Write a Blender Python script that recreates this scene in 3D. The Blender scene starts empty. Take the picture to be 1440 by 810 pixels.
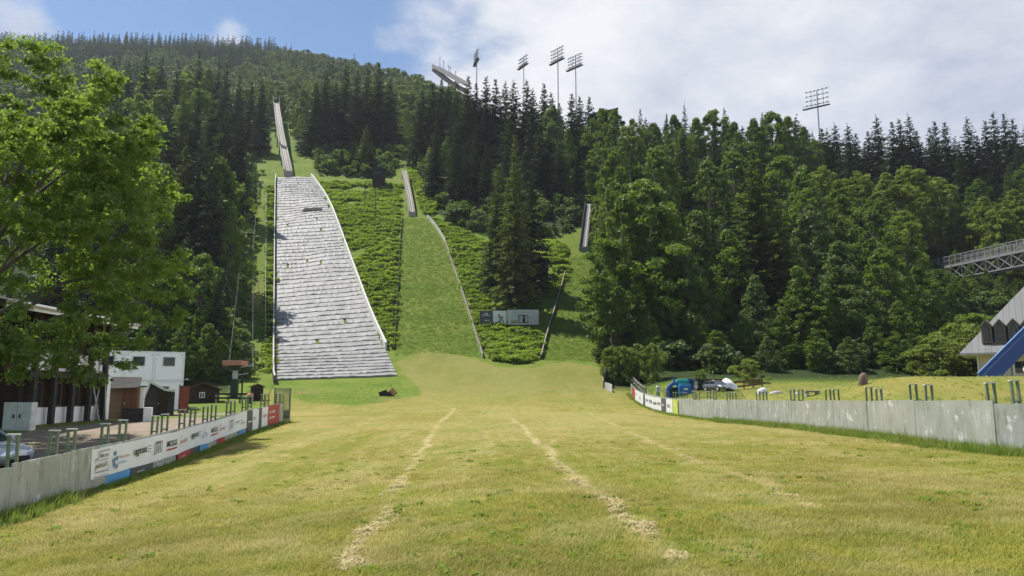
import bpy, math, random
import numpy as np
from mathutils import Vector, Matrix
R = math.radians
random.seed(11); rng = np.random.default_rng(7)
HAZE = .00011
SC = bpy.context.scene
COL = SC.collection
DATA = bpy.data

# ------------------------------------------------------------------ camera
F = 1040.0; PITCH = R(8.2); EYE = 1.6
CT, ST = math.cos(PITCH), math.sin(PITCH)
def ray(u, v):
    X = (u-720)/F; Z = (405-v)/F
    dy = CT - Z*ST; dz = ST + Z*CT
    return X/dy, dz/dy
def at(u, v, d):
    a, e = ray(u, v)
    return Vector((a*d, d, EYE+e*d))
def proj(x, y, z):                       # world -> photo pixel (numpy ok)
    zz = z-EYE
    dep = y*CT + zz*ST
    up = -y*ST + zz*CT
    return 720+F*x/dep, 405-F*up/dep
cam = DATA.objects.new('camera', DATA.cameras.new('camera'))
COL.objects.link(cam); SC.camera = cam
cam.location = (0, 0, EYE); cam.rotation_euler = (R(90)+PITCH, 0, 0)
cam.data.sensor_width = 36; cam.data.lens = 36*F/1440
cam.data.clip_start = .1; cam.data.clip_end = 6000

# ------------------------------------------------------------------ noise
def vnoise(x, y, s, seed=0):
    x = np.asarray(x, float)/s; y = np.asarray(y, float)/s
    i = np.floor(x).astype(np.int64); j = np.floor(y).astype(np.int64)
    fx = x-i; fy = y-j
    fx = fx*fx*(3-2*fx); fy = fy*fy*(3-2*fy)
    def h(a, b):
        n = (a*374761393 + b*668265263 + seed*974711) & 0x7fffffff
        n = ((n ^ (n >> 13))*1274126177) & 0x7fffffff
        n = n ^ (n >> 16)
        return (n & 0xffff)/65535.0
    return (h(i, j)*(1-fx)+h(i+1, j)*fx)*(1-fy)+(h(i, j+1)*(1-fx)+h(i+1, j+1)*fx)*fy
def fbm(x, y, s, o=4, seed=0):
    t = 0; a = .5; n = 0
    for k in range(o):
        t = t+a*vnoise(x, y, s/2**k, seed+k*17); n += a; a *= .55
    return t/n
def sstep(a, b, x):
    t = np.clip((np.asarray(x, float)-a)/(b-a), 0, 1)
    return t*t*(3-2*t)

# ------------------------------------------------------------------ terrain height
_ky = [-2000, 60, 70, 80, 90, 100, 115, 125, 135, 155, 175, 200, 230, 265, 400, 650, 750, 3000]
_kz = [0, 0, .3, .9, 1.9, 3.5, 7.6, 12.5, 18.5, 31.5, 44.5, 60, 78, 98, 165, 315, 340, 340]
_ty = np.arange(-400, 1600, .5)
_tz = np.interp(_ty, _ky, _kz)
_k = np.exp(-.5*(np.arange(-20, 21)*.5/3.0)**2); _k /= _k.sum()
_tz = np.convolve(np.pad(_tz, 20, mode='edge'), _k, mode='valid')
_ca = [-3, -.8, -.55, -.33, -.13, -.06, .0, .1, .27, .7, 3]
_cz = [330, 335, 335, 290, 185, 120, 90, 74, 63, 58, 58]
def T(x, y):
    x = np.asarray(x, float); y = np.asarray(y, float)
    h = np.interp(y, _ty, _tz)
    a = x/np.maximum(y, 60)
    Z = np.interp(a, _ca, _cz)
    w = 7.0
    h = Z-w*np.logaddexp(0, (Z-h)/w)
    # cross fall near the camera, a mound on the right, a raised yard behind it
    near = 1-sstep(14, 46, y)
    h = h + (.030*np.clip(x, 0, 16) + .078*np.clip(x, -14, 0) - .16)*near
    h = h + 2.55*np.exp(-(np.maximum(0, 29-x)/9.0)**2)*np.exp(-((y-52)/12.0)**2)
    h = h + 1.1*sstep(15, 21, x)*sstep(42, 72, y)*(1-sstep(95, 130, y))
    far = sstep(100, 170, y)
    h = h + (fbm(x, y, 22, 3, 5)-.5)*2.4*far + (fbm(x, y, 3, 2, 9)-.5)*.10
    return h
def Tz(x, y): return float(T(x, y))
_hy = np.concatenate([np.arange(3, 120, .1), np.arange(120, 900, .3)])
def hit(u, v):
    a, e = ray(u, v)
    g = EYE+e*_hy - T(a*_hy, _hy)
    k = np.nonzero(g < 0)[0]
    if len(k) == 0: return None
    k = max(int(k[0]), 1)
    g0, g1 = g[k-1], g[k]
    y = _hy[k-1]+(_hy[k]-_hy[k-1])*g0/(g0-g1+1e-9)
    return Vector((a*y, y, Tz(a*y, y)))
def ground(u, d):
    """a point of the ground at depth d under column u"""
    x = (u-720)/F*d/CT
    for _ in range(6):
        z = Tz(x, d)
        x = (u-720)/F*(d*CT+(z-EYE)*ST)
    return Vector((x, d, Tz(x, d)))
def above(u, v, lift):
    """depth at which the ray of a pixel passes `lift` metres above the ground, just before meeting it"""
    a, e = ray(u, v); g = EYE+e*_hy - T(a*_hy, _hy)
    k = int(np.nonzero(g < 0)[0][0])
    while k > 1 and g[k] < lift: k -= 1
    return _hy[k]
def inpoly(px, py, poly):
    px = np.asarray(px); py = np.asarray(py)
    c = np.zeros(px.shape, bool); n = len(poly)
    for i in range(n):
        x0, y0 = poly[i]; x1, y1 = poly[(i+1) % n]
        m = ((y0 > py) != (y1 > py)) & (px < (x1-x0)*(py-y0)/((y1-y0)+1e-12)+x0)
        c ^= m
    return c

# ------------------------------------------------------------------ materials
def nt(m):
    m.use_nodes = True
    n = m.node_tree; n.nodes.clear()
    return n
class NT:
    def __init__(s, tree): s.t = tree
    def n(s, typ, **kw):
        d = s.t.nodes.new(typ)
        for k, v in kw.items(): setattr(d, k, v)
        return d
    def l(s, a, b): s.t.links.new(a, b)
    def noise(s, scale, vec=None, detail=4, rough=.55, dim='3D'):
        d = s.n('ShaderNodeTexNoise'); d.inputs['Scale'].default_value = scale
        d.inputs['Detail'].default_value = detail; d.inputs['Roughness'].default_value = rough
        if vec is not None: s.l(vec, d.inputs['Vector'])
        return d.outputs['Fac']
    def mapr(s, v, a, b, c=0, d=1):
        m = s.n('ShaderNodeMapRange'); m.inputs[1].default_value = a; m.inputs[2].default_value = b
        m.inputs[3].default_value = c; m.inputs[4].default_value = d; s.l(v, m.inputs[0])
        return m.outputs[0]
    def mix(s, f, a, b, mode='MIX'):
        m = s.n('ShaderNodeMix', data_type='RGBA', blend_type=mode)
        for val, sock in ((f, m.inputs[0]), (a, m.inputs[6]), (b, m.inputs[7])):
            if hasattr(val, 'is_linked') or hasattr(val, 'links'): s.l(val, sock)
            elif isinstance(val, (int, float)): sock.default_value = val
            else: sock.default_value = (*val, 1) if len(val) == 3 else val
        return m.outputs[2]
    def math(s, op, a, b=None, clamp=False):
        m = s.n('ShaderNodeMath', operation=op, use_clamp=clamp)
        for val, sock in ((a, m.inputs[0]), (b, m.inputs[1])):
            if val is None: continue
            if isinstance(val, (int, float)): sock.default_value = val
            else: s.l(val, sock)
        return m.outputs[0]
MATS = {}
def mat(name, c, rough=.6, c2=None, scale=3.0, metal=0, bump=0, spec=.3, thresh=(.35, .65), stretch=None, coat=0):
    if name in MATS: return MATS[name]
    m = DATA.materials.new(name); t = NT(nt(m))
    out = t.n('ShaderNodeOutputMaterial'); b = t.n('ShaderNodeBsdfPrincipled'); t.l(b.outputs[0], out.inputs[0])
    tc = t.n('ShaderNodeTexCoord'); vec = tc.outputs['Object']
    if stretch:
        mp = t.n('ShaderNodeMapping'); mp.inputs['Scale'].default_value = stretch; t.l(vec, mp.inputs['Vector']); vec = mp.outputs[0]
    if c2 is None: c2 = tuple(x*.78 for x in c)
    nz = t.noise(scale, vec, 6, .62)
    f = t.mapr(nz, *thresh)
    t.l(t.mix(f, c, c2), b.inputs['Base Color'])
    b.inputs['Roughness'].default_value = rough; b.inputs['Metallic'].default_value = metal
    b.inputs['Specular IOR Level'].default_value = spec
    b.inputs['Coat Weight'].default_value = coat
    if bump:
        bp = t.n('ShaderNodeBump'); bp.inputs['Strength'].default_value = bump; bp.inputs['Distance'].default_value = .03
        t.l(nz, bp.inputs['Height']); t.l(bp.outputs[0], b.inputs['Normal'])
    MATS[name] = m
    return m
def leafmat(name, c1, c2, trans=.35, rough=.55, vscale=.35, spec=.25):
    m = DATA.materials.new(name); t = NT(nt(m))
    out = t.n('ShaderNodeOutputMaterial')
    g = t.n('ShaderNodeNewGeometry'); oi = t.n('ShaderNodeObjectInfo')
    nz = t.noise(vscale, g.outputs['Position'], 3, .6)
    nf = t.noise(vscale*11, g.outputs['Position'], 1, .5)
    f = t.math('ADD', t.math('MULTIPLY', t.mapr(nz, .3, .7), .5), t.math('MULTIPLY', t.mapr(nf, .25, .75), .3))
    f = t.math('ADD', f, t.math('MULTIPLY', oi.outputs['Random'], .35), clamp=True)
    col = t.mix(f, c1, c2)
    b = t.n('ShaderNodeBsdfPrincipled'); t.l(col, b.inputs['Base Color'])
    b.inputs['Roughness'].default_value = rough; b.inputs['Specular IOR Level'].default_value = spec
    tr = t.n('ShaderNodeBsdfTranslucent')
    t.l(t.mix(1.0, col, (1.25, 1.3, .55), 'MULTIPLY'), tr.inputs['Color'])
    mx = t.n('ShaderNodeMixShader'); mx.inputs[0].default_value = trans
    t.l(b.outputs[0], mx.inputs[1]); t.l(tr.outputs[0], mx.inputs[2]); t.l(mx.outputs[0], out.inputs[0])
    return m
def plank(name, c, c2, width=.15, axis=0, rough=.75, gap=(.02, .015, .01)):
    """boards with dark joints every `width` m along an object axis"""
    if name in MATS: return MATS[name]
    m = DATA.materials.new(name); t = NT(nt(m))
    out = t.n('ShaderNodeOutputMaterial'); b = t.n('ShaderNodeBsdfPrincipled'); t.l(b.outputs[0], out.inputs[0])
    tc = t.n('ShaderNodeTexCoord'); sp = t.n('ShaderNodeSeparateXYZ'); t.l(tc.outputs['Object'], sp.inputs[0])
    x = t.math('DIVIDE', sp.outputs[axis], width)
    fr = t.math('FRACT', x); fl = t.math('FLOOR', x)
    wn = t.n('ShaderNodeTexWhiteNoise', noise_dimensions='1D'); t.l(fl, wn.inputs['W'])
    nz = t.noise(2.5, tc.outputs['Object'], 6, .65)
    f = t.math('ADD', t.math('MULTIPLY', wn.outputs['Value'], .5), t.math('MULTIPLY', nz, .6), clamp=True)
    col = t.mix(f, c, c2)
    j = t.math('LESS_THAN', fr, .08)
    t.l(t.mix(j, col, gap), b.inputs['Base Color']); b.inputs['Roughness'].default_value = rough
    b.inputs['Specular IOR Level'].default_value = .15
    MATS[name] = m
    return m
def glass(name, c=(.02, .025, .03), rough=.06):
    if name in MATS: return MATS[name]
    m = DATA.materials.new(name); t = NT(nt(m))
    out = t.n('ShaderNodeOutputMaterial'); b = t.n('ShaderNodeBsdfPrincipled'); t.l(b.outputs[0], out.inputs[0])
    b.inputs['Base Color'].default_value = (*c, 1); b.inputs['Roughness'].default_value = rough
    b.inputs['Specular IOR Level'].default_value = .6
    MATS[name] = m
    return m

# ------------------------------------------------------------------ objects
def link(o): COL.objects.link(o); return o
def props(o, label=None, cat=None, group=None, kind=None):
    if label: o['label'] = label
    if cat: o['category'] = cat
    if group: o['group'] = group
    if kind: o['kind'] = kind
    return o
def thing(name, label, cat, loc=(0, 0, 0), rz=0.0, group=None):
    o = link(DATA.objects.new(name, None)); o.empty_display_size = .2
    o.location = loc; o.rotation_euler = (0, 0, rz)
    return props(o, label, cat, group)
class MB:
    def __init__(s): s.v = []; s.f = []; s.sm = []
    def add(s, v, f, smooth=False):
        n = len(s.v); s.v += [tuple(p) for p in v]; s.f += [tuple(i+n for i in q) for q in f]; s.sm += [smooth]*len(f)
        return s
    def box(s, x0, x1, y0, y1, z0, z1):
        v = [(x0, y0, z0), (x1, y0, z0), (x1, y1, z0), (x0, y1, z0), (x0, y0, z1), (x1, y0, z1), (x1, y1, z1), (x0, y1, z1)]
        return s.add(v, [(3, 2, 1, 0), (4, 5, 6, 7), (0, 1, 5, 4), (1, 2, 6, 5), (2, 3, 7, 6), (3, 0, 4, 7)])
    def bar(s, p, q, w, h=None, up=(0, 0, 1)):
        p, q = Vector(p), Vector(q); h = w if h is None else h
        d = (q-p).normalized(); up = Vector(up)
        if abs(d.dot(up)) > .98: up = Vector((0, 1, 0)) if abs(d.y) < .9 else Vector((1, 0, 0))
        a = d.cross(up).normalized()*w/2; b = a.cross(d).normalized()*h/2
        v = [p-a-b, p+a-b, p+a+b, p-a+b, q-a-b, q+a-b, q+a+b, q-a+b]
        return s.add(v, [(0, 1, 2, 3), (7, 6, 5, 4), (0, 4, 5, 1), (1, 5, 6, 2), (2, 6, 7, 3), (3, 7, 4, 0)])
    def tube(s, pts, rad, n=8, cap=True):
        pts = [Vector(p) for p in pts]; rad = [rad]*len(pts) if isinstance(rad, (int, float)) else rad
        rings = []
        for i, p in enumerate(pts):
            d = (pts[min(i+1, len(pts)-1)]-pts[max(i-1, 0)]).normalized()
            u = Vector((0, 0, 1)) if abs(d.z) < .9 else Vector((1, 0, 0))
            a = d.cross(u).normalized(); b = a.cross(d).normalized()
            rings.append([p+(a*math.cos(2*math.pi*k/n)+b*math.sin(2*math.pi*k/n))*rad[i] for k in range(n)])
        v = [q for r in rings for q in r]
        f = [(i*n+k, i*n+(k+1) % n, (i+1)*n+(k+1) % n, (i+1)*n+k) for i in range(len(pts)-1) for k in range(n)]
        s.add(v, f, True)
        if cap: s.add(rings[0], [tuple(range(n))]); s.add(rings[-1], [tuple(reversed(range(n)))])
        return s
    def prism(s, poly, axis, a, b):
        """poly: 2D points; axis: the extrusion axis 0/1/2, from a to b"""
        def mk(p, t):
            q = list(p); q.insert(axis, t); return tuple(q)
        n = len(poly); v = [mk(p, a) for p in poly]+[mk(p, b) for p in poly]
        f = [tuple(range(n)), tuple(range(2*n-1, n-1, -1))]+[(i, (i+1) % n, n+(i+1) % n, n+i) for i in range(n)]
        return s.add(v, f)
    def wall(s, pts, h, th, z0=0.0):
        """upright board along a list of 3D points, thickness th"""
        P = [Vector(p) for p in pts]; L = []; 
        for i, p in enumerate(P):
            d = P[min(i+1, len(P)-1)]-P[max(i-1, 0)]; d.z = 0; d.normalize()
            nrm = Vector((-d.y, d.x, 0))*th/2
            L.append([p-nrm+Vector((0, 0, z0)), p+nrm+Vector((0, 0, z0)), p+nrm+Vector((0, 0, z0+h)), p-nrm+Vector((0, 0, z0+h))])
        v = [q for r in L for q in r]; f = []
        for i in range(len(P)-1):
            a, b = 4*i, 4*i+4
            f += [(a+k, a+(k+1) % 4, b+(k+1) % 4, b+k) for k in range(4)]
        n = 4*(len(P)-1); f += [(3, 2, 1, 0), (n, n+1, n+2, n+3)]
        return s.add(v, f)
    def build(s, name, m, parent=None, off=None, bevel=0, loc=None):
        me = DATA.meshes.new(name)
        v = s.v if off is None else [(p[0]-off[0], p[1]-off[1], p[2]-off[2]) for p in s.v]
        me.from_pydata(v, [], s.f); me.materials.append(m)
        me.polygons.foreach_set('use_smooth', s.sm)
        import bmesh
        bm = bmesh.new(); bm.from_mesh(me); bmesh.ops.recalc_face_normals(bm, faces=bm.faces[:])
        if bevel: bmesh.ops.bevel(bm, geom=bm.edges[:], offset=bevel, segments=2, affect='EDGES', profile=.6)
        bm.to_mesh(me); bm.free(); me.update()
        o = link(DATA.objects.new(name, me))
        if parent is not None: o.parent = parent
        if loc is not None: o.location = loc
        return o
def npmesh(name, V, Fq, m, uv=None):
    """numpy quads -> mesh data"""
    me = DATA.meshes.new(name)
    V = np.ascontiguousarray(V, np.float32); Fq = np.ascontiguousarray(Fq, np.int32); k = Fq.shape[1]
    me.vertices.add(len(V)); me.vertices.foreach_set('co', V.ravel())
    me.loops.add(Fq.size); me.loops.foreach_set('vertex_index', Fq.ravel())
    me.polygons.add(len(Fq)); me.polygons.foreach_set('loop_start', np.arange(0, Fq.size, k, dtype=np.int32))
    me.materials.append(m); me.update(calc_edges=True)
    return me
def copy_tree(o, parent=None):
    c = o.copy(); COL.objects.link(c)
    if parent is not None: c.parent = parent
    for ch in o.children: copy_tree(ch, c)
    return c
def text_bits(s, size, bold=False):
    """the outline faces of a word, lying in x/y, lower left corner at 0"""
    cu = DATA.curves.new('t', 'FONT'); cu.body = s; cu.size = size; cu.resolution_u = 2
    if bold: cu.offset = size*.018
    ob = DATA.objects.new('t', cu); me = DATA.meshes.new_from_object(ob)
    v = [tuple(p.co) for p in me.vertices]; f = [tuple(p.vertices) for p in me.polygons]
    DATA.objects.remove(ob); DATA.meshes.remove(me); DATA.curves.remove(cu)
    if not v: return [], [], 0, 0
    x0 = min(p[0] for p in v); x1 = max(p[0] for p in v); y0 = min(p[1] for p in v)
    return [(p[0]-x0, p[1]-y0, 0) for p in v], f, x1-x0, max(p[1] for p in v)-y0
ORD = ['', 'first', 'second', 'third', 'fourth', 'fifth', 'sixth', 'seventh', 'eighth', 'ninth', 'tenth', 'eleventh', 'twelfth', 'thirteenth',
       'fourteenth', 'fifteenth', 'sixteenth', 'seventeenth', 'eighteenth', 'nineteenth', 'twentieth']
def ordn(k):
    if k <= 20: return ORD[k]
    t, u = divmod(k, 10)
    tens = {2: 'twenty', 3: 'thirty', 4: 'forty', 5: 'fifty'}
    if u == 0: return {3: 'thirtieth', 4: 'fortieth', 5: 'fiftieth'}[t]
    return tens[t]+'-'+ORD[u]
# ------------------------------------------------------------------ world, sun, view
SUN = Vector((-.88, .47, 0)).normalized(); SEL = R(62)
w = DATA.worlds.new('World'); SC.world = w; w.use_nodes = True
wt = NT(w.node_tree); w.node_tree.nodes.clear()
wo = wt.n('ShaderNodeOutputWorld')
sky = wt.n('ShaderNodeTexSky', sky_type='NISHITA'); sky.sun_disc = False
sky.sun_elevation = SEL; sky.sun_rotation = math.atan2(SUN.x, SUN.y) % (2*math.pi)
sky.air_density = 1.0; sky.dust_density = .2; sky.ozone_density = 2.0
bg = wt.n('ShaderNodeBackground'); bg.inputs[1].default_value = .066
hs_ = wt.n('ShaderNodeHueSaturation'); hs_.inputs['Saturation'].default_value = 1.1; wt.l(sky.outputs[0], hs_.inputs['Color']); wt.l(hs_.outputs[0], bg.inputs[0])
tc = wt.n('ShaderNodeTexCoord'); D = tc.outputs['Generated']
def vdot(v):
    d = wt.n('ShaderNodeVectorMath', operation='DOT_PRODUCT'); wt.l(D, d.inputs[0]); d.inputs[1].default_value = v
    return d.outputs['Value']
sx = wt.n('ShaderNodeSeparateXYZ'); wt.l(D, sx.inputs[0])
den = wt.math('ADD', wt.math('MAXIMUM', sx.outputs[2], 0.0), .22)
cb = wt.n('ShaderNodeCombineXYZ')
wt.l(wt.math('DIVIDE', sx.outputs[0], den), cb.inputs[0]); wt.l(wt.math('DIVIDE', sx.outputs[1], den), cb.inputs[1])
P = cb.outputs[0]
n1 = wt.noise(1.55, P, 9, .56); n2 = wt.noise(4.2, P, 6, .6)
s = vdot((.72, .52, -.86))
cov = wt.math('ADD', wt.math('ADD', wt.math('MULTIPLY', n1, .85), wt.math('MULTIPLY', n2, .22)), wt.math('MULTIPLY', s, 1.15))
# two stray puffs in the blue part
for u_, v_, c0, am in ((10, 10, .9965, .42), (320, 52, .9988, .22), (165, 5, .9993, .16)):
    a_, e_ = ray(u_, v_); d_ = Vector((a_, 1, e_)).normalized()
    cov = wt.math('ADD', cov, wt.mapr(vdot(tuple(d_)), c0, 1.0, 0, am))
fac = wt.n('ShaderNodeMapRange', interpolation_type='SMOOTHSTEP'); wt.l(cov, fac.inputs[0])
fac.inputs[1].default_value = .45; fac.inputs[2].default_value = .60
n3 = wt.noise(1.1, P, 7, .6); n4 = wt.noise(5.0, P, 5, .6)
sh = wt.math('ADD', wt.math('MULTIPLY', n3, .75), wt.math('MULTIPLY', n4, .25))
shf = wt.mapr(sh, .38, .58)
ccol = wt.mix(shf, (.47, .52, .64), (.84, .85, .875))
bgc = wt.n('ShaderNodeBackground'); wt.l(ccol, bgc.inputs[0])
# unseen clouds behind the viewer are brightened as added fill for camera-facing sides
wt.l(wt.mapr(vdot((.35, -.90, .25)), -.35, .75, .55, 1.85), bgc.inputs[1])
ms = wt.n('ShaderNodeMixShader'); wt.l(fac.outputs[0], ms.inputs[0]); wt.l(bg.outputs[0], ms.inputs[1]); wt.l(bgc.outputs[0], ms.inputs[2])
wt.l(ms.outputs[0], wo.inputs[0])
ld = DATA.lights.new('sun', 'SUN'); ld.energy = 4.3; ld.angle = R(.53); ld.color = (1, .955, .87)
lo = link(DATA.objects.new('sun', ld))
sd = Vector((SUN.x*math.cos(SEL), SUN.y*math.cos(SEL), math.sin(SEL)))
lo.rotation_euler = sd.to_track_quat('Z', 'Y').to_euler(); lo.location = sd*300
vs = SC.view_settings; SC.display_settings.display_device = 'sRGB'
vs.view_transform = 'Standard'; vs.look = 'None'; vs.exposure = 0.96; vs.gamma = 1; vs.use_curve_mapping = False
cy = SC.cycles
cy.use_denoising = True
try: cy.denoiser = 'OPENIMAGEDENOISE'
except Exception: pass
cy.max_bounces = 6; cy.diffuse_bounces = 3; cy.glossy_bounces = 2; cy.transmission_bounces = 4; cy.volume_bounces = 0; cy.transparent_max_bounces = 6
cy.caustics_reflective = False; cy.caustics_refractive = False

# ------------------------------------------------------------------ terrain sheet
mown_line = [(300, 548), (391, 548), (430, 566), (500, 570), (560, 562), (592, 556), (590, 545), (566, 525), (557, 507), (575, 499), (610, 496), (650, 500), (672, 507), (700, 516),
             (740, 518), (770, 511), (800, 509), (830, 514), (850, 520), (858, 545), (872, 540), (889, 541)]
LF = [(-10.0, 9.0), (-10.15, 14.7), (-10.7, 17.4), (-11.05, 19.6), (-11.4, 25), (-12.2, 31), (-12.75, 36), (-13.0, 40), (-13.15, 43.5)]
RF = [(13.2, 8.0), (12.4, 14.3), (11.7, 18.3), (11.95, 22.2), (12.45, 26.3), (12.75, 30.8), (12.8, 35), (12.5, 39), (12.15, 43), (12.15, 48), (12.3, 54), (12.55, 58), (12.7, 64), (12.9, 72), (13.3, 80), (13.9, 88)]
def axis(lo, hi, core0, core1, st, grow):
    a = list(np.arange(core0, core1+1e-6, st)); s_ = st
    while a[-1] < hi: s_ *= grow; a.append(a[-1]+s_)
    s_ = st
    while a[0] > lo: s_ *= grow; a.insert(0, a[0]-s_)
    return a
gx = np.array(axis(-2200, 2200, -9, 10, .14, 1.03))
ya = list(np.arange(2, 42, .17))+list(np.arange(42, 225, .55)); st = .6
while ya[-1] < 1500: st *= 1.04; ya.append(ya[-1]+st)
st = .4
while ya[0] > -350: st *= 1.25; ya.insert(0, ya[0]-st)
gy = np.array(ya)
GX, GY = np.meshgrid(gx, gy)
GZ = T(GX, GY)
V = np.stack([GX.ravel(), GY.ravel(), GZ.ravel()], 1)
nx, ny = len(gx), len(gy)
I = (np.arange(ny-1)[:, None]*nx+np.arange(nx-1)[None]).ravel()
Fq = np.stack([I, I+1, I+1+nx, I+nx], 1)
px, py = proj(V[:, 0], np.maximum(V[:, 1], 1.0), V[:, 2])
front = V[:, 1] > 2
# masks: x coordinates of the two fences as functions of y
lfx = np.interp(V[:, 1], [p[1] for p in LF]+[60, 100], [p[0] for p in LF]+[-19, -33])
rfx = np.interp(V[:, 1], [p[1] for p in RF], [p[0] for p in RF])
fieldp = mown_line+[(960, 575), (1100, 640), (1300, 812), (1900, 4000), (-500, 4000), (100, 700), (250, 600)]
wob = (fbm(V[:, 0], V[:, 1], 4, 3, 21)-.5)*9
m_img = inpoly(px+wob, py+wob*.6, fieldp)
mown = np.where(V[:, 1] > 44, (m_img & (V[:, 0] > lfx-.5) & (V[:, 0] < rfx+.4)), (V[:, 0] > lfx+.15) & (V[:, 0] < rfx-.25)).astype(float)
mown[~front] = 1
mound = sstep(14, 20, V[:, 0])*sstep(22, 30, V[:, 1])*(1-sstep(84, 92, V[:, 1]))
mown = np.maximum(mown, .8*mound)
def segdist(P, a, b):
    a = np.array(a); b = np.array(b); ab = b-a
    t = np.clip(((P-a)@ab)/(ab@ab), 0, 1)
    return np.linalg.norm(P-(a+t[:, None]*ab), axis=1), t
P2 = V[:, :2]
def gp(u, v):
    h_ = hit(u, v); return (h_.x, h_.y)
tracks = [([(505, 800), (535, 745), (560, 690), (590, 640), (612, 600), (640, 572)], .11, 1.0), ([(945, 792), (915, 752), (865, 700), (800, 660), (762, 628), (720, 588)], .13, 1.0),
          ([(872, 705), (830, 690), (790, 650)], .14, .6), ([(1150, 712), (1060, 675), (960, 640), (880, 606), (830, 580)], .12, .7), ([(690, 640), (686, 600), (690, 575)], .12, .5),
          ([(760, 628), (800, 610), (780, 585)], .12, .5), ([(812, 565), (806, 548), (800, 540)], .16, .5), ([(905, 560), (880, 548), (866, 545)], .16, .5)]
dry = np.zeros(len(V))
fn = fbm(V[:, 0], V[:, 1], 1.1, 3, 33); fn2 = fbm(V[:, 0], V[:, 1], 2.0, 4, 34)
for pts, wd, am in tracks:
    g_ = [gp(*p) for p in pts]
    for a, b in zip(g_[:-1], g_[1:]):
        d_, _ = segdist(P2+np.stack([(fn2-.5)*.5, (fn2-.5)*.2], 1), a, b)
        ww = wd*.8*(1+.012*V[:, 1])*(.5+1.0*fn)
        dry = np.maximum(dry, am*np.clip(1.35-d_/ww, 0, 1)*np.clip(fn*1.5+.05, 0, 1))
# broad pale swaths running away from the camera and loose patches of hay
swx = V[:, 0]+.02*V[:, 1]
sw = .5+.5*np.sin(swx*1.55+2.2*fbm(V[:, 0], V[:, 1], 14, 2, 3))
dry = np.maximum(dry, .34*sw*sstep(.42, .68, fbm(V[:, 0]*1.6, V[:, 1]*.45, 3.0, 4, 41))*sstep(8, 16, V[:, 1]))
dry = np.maximum(dry, .30*sstep(.60, .74, fbm(V[:, 0], V[:, 1], 1.6, 4, 57)))
dry = np.maximum(dry, .30*sstep(18, 40, V[:, 1])*sstep(.35, .6, fbm(V[:, 0], V[:, 1]*.6, 6, 3, 77)))
edge = np.minimum(np.abs(V[:, 0]-lfx), np.abs(V[:, 0]-rfx))
dry = dry*sstep(.3, 1.4, edge)*(1-.62*sstep(58, 80, V[:, 1]))
dry *= mown*(1-.6*mound)
# the steep outrun ends browner
brown = sstep(70, 100, V[:, 1])*mown
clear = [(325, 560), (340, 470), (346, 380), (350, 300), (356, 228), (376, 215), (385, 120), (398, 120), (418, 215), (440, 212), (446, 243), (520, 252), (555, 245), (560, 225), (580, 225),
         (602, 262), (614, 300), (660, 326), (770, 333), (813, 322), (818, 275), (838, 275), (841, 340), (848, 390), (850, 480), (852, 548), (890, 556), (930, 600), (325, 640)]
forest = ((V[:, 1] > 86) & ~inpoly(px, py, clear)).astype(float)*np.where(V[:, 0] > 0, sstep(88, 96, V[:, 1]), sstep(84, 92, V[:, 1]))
tan = np.zeros(len(V))      # dry fern patches on the slope
for (u, v_, r_) in ((688, 392, 4.5), (676, 420, 3.6), (340, 425, 5.0), (348, 400, 3.5), (560, 562, 3), (420, 552, 2.2)):
    h_ = hit(u, v_)
    tan = np.maximum(tan, np.clip(1.2-np.hypot(V[:, 0]-h_.x, V[:, 1]-h_.y)/r_, 0, 1)*np.clip(fn*2.2-.3, 0, 1))
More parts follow.
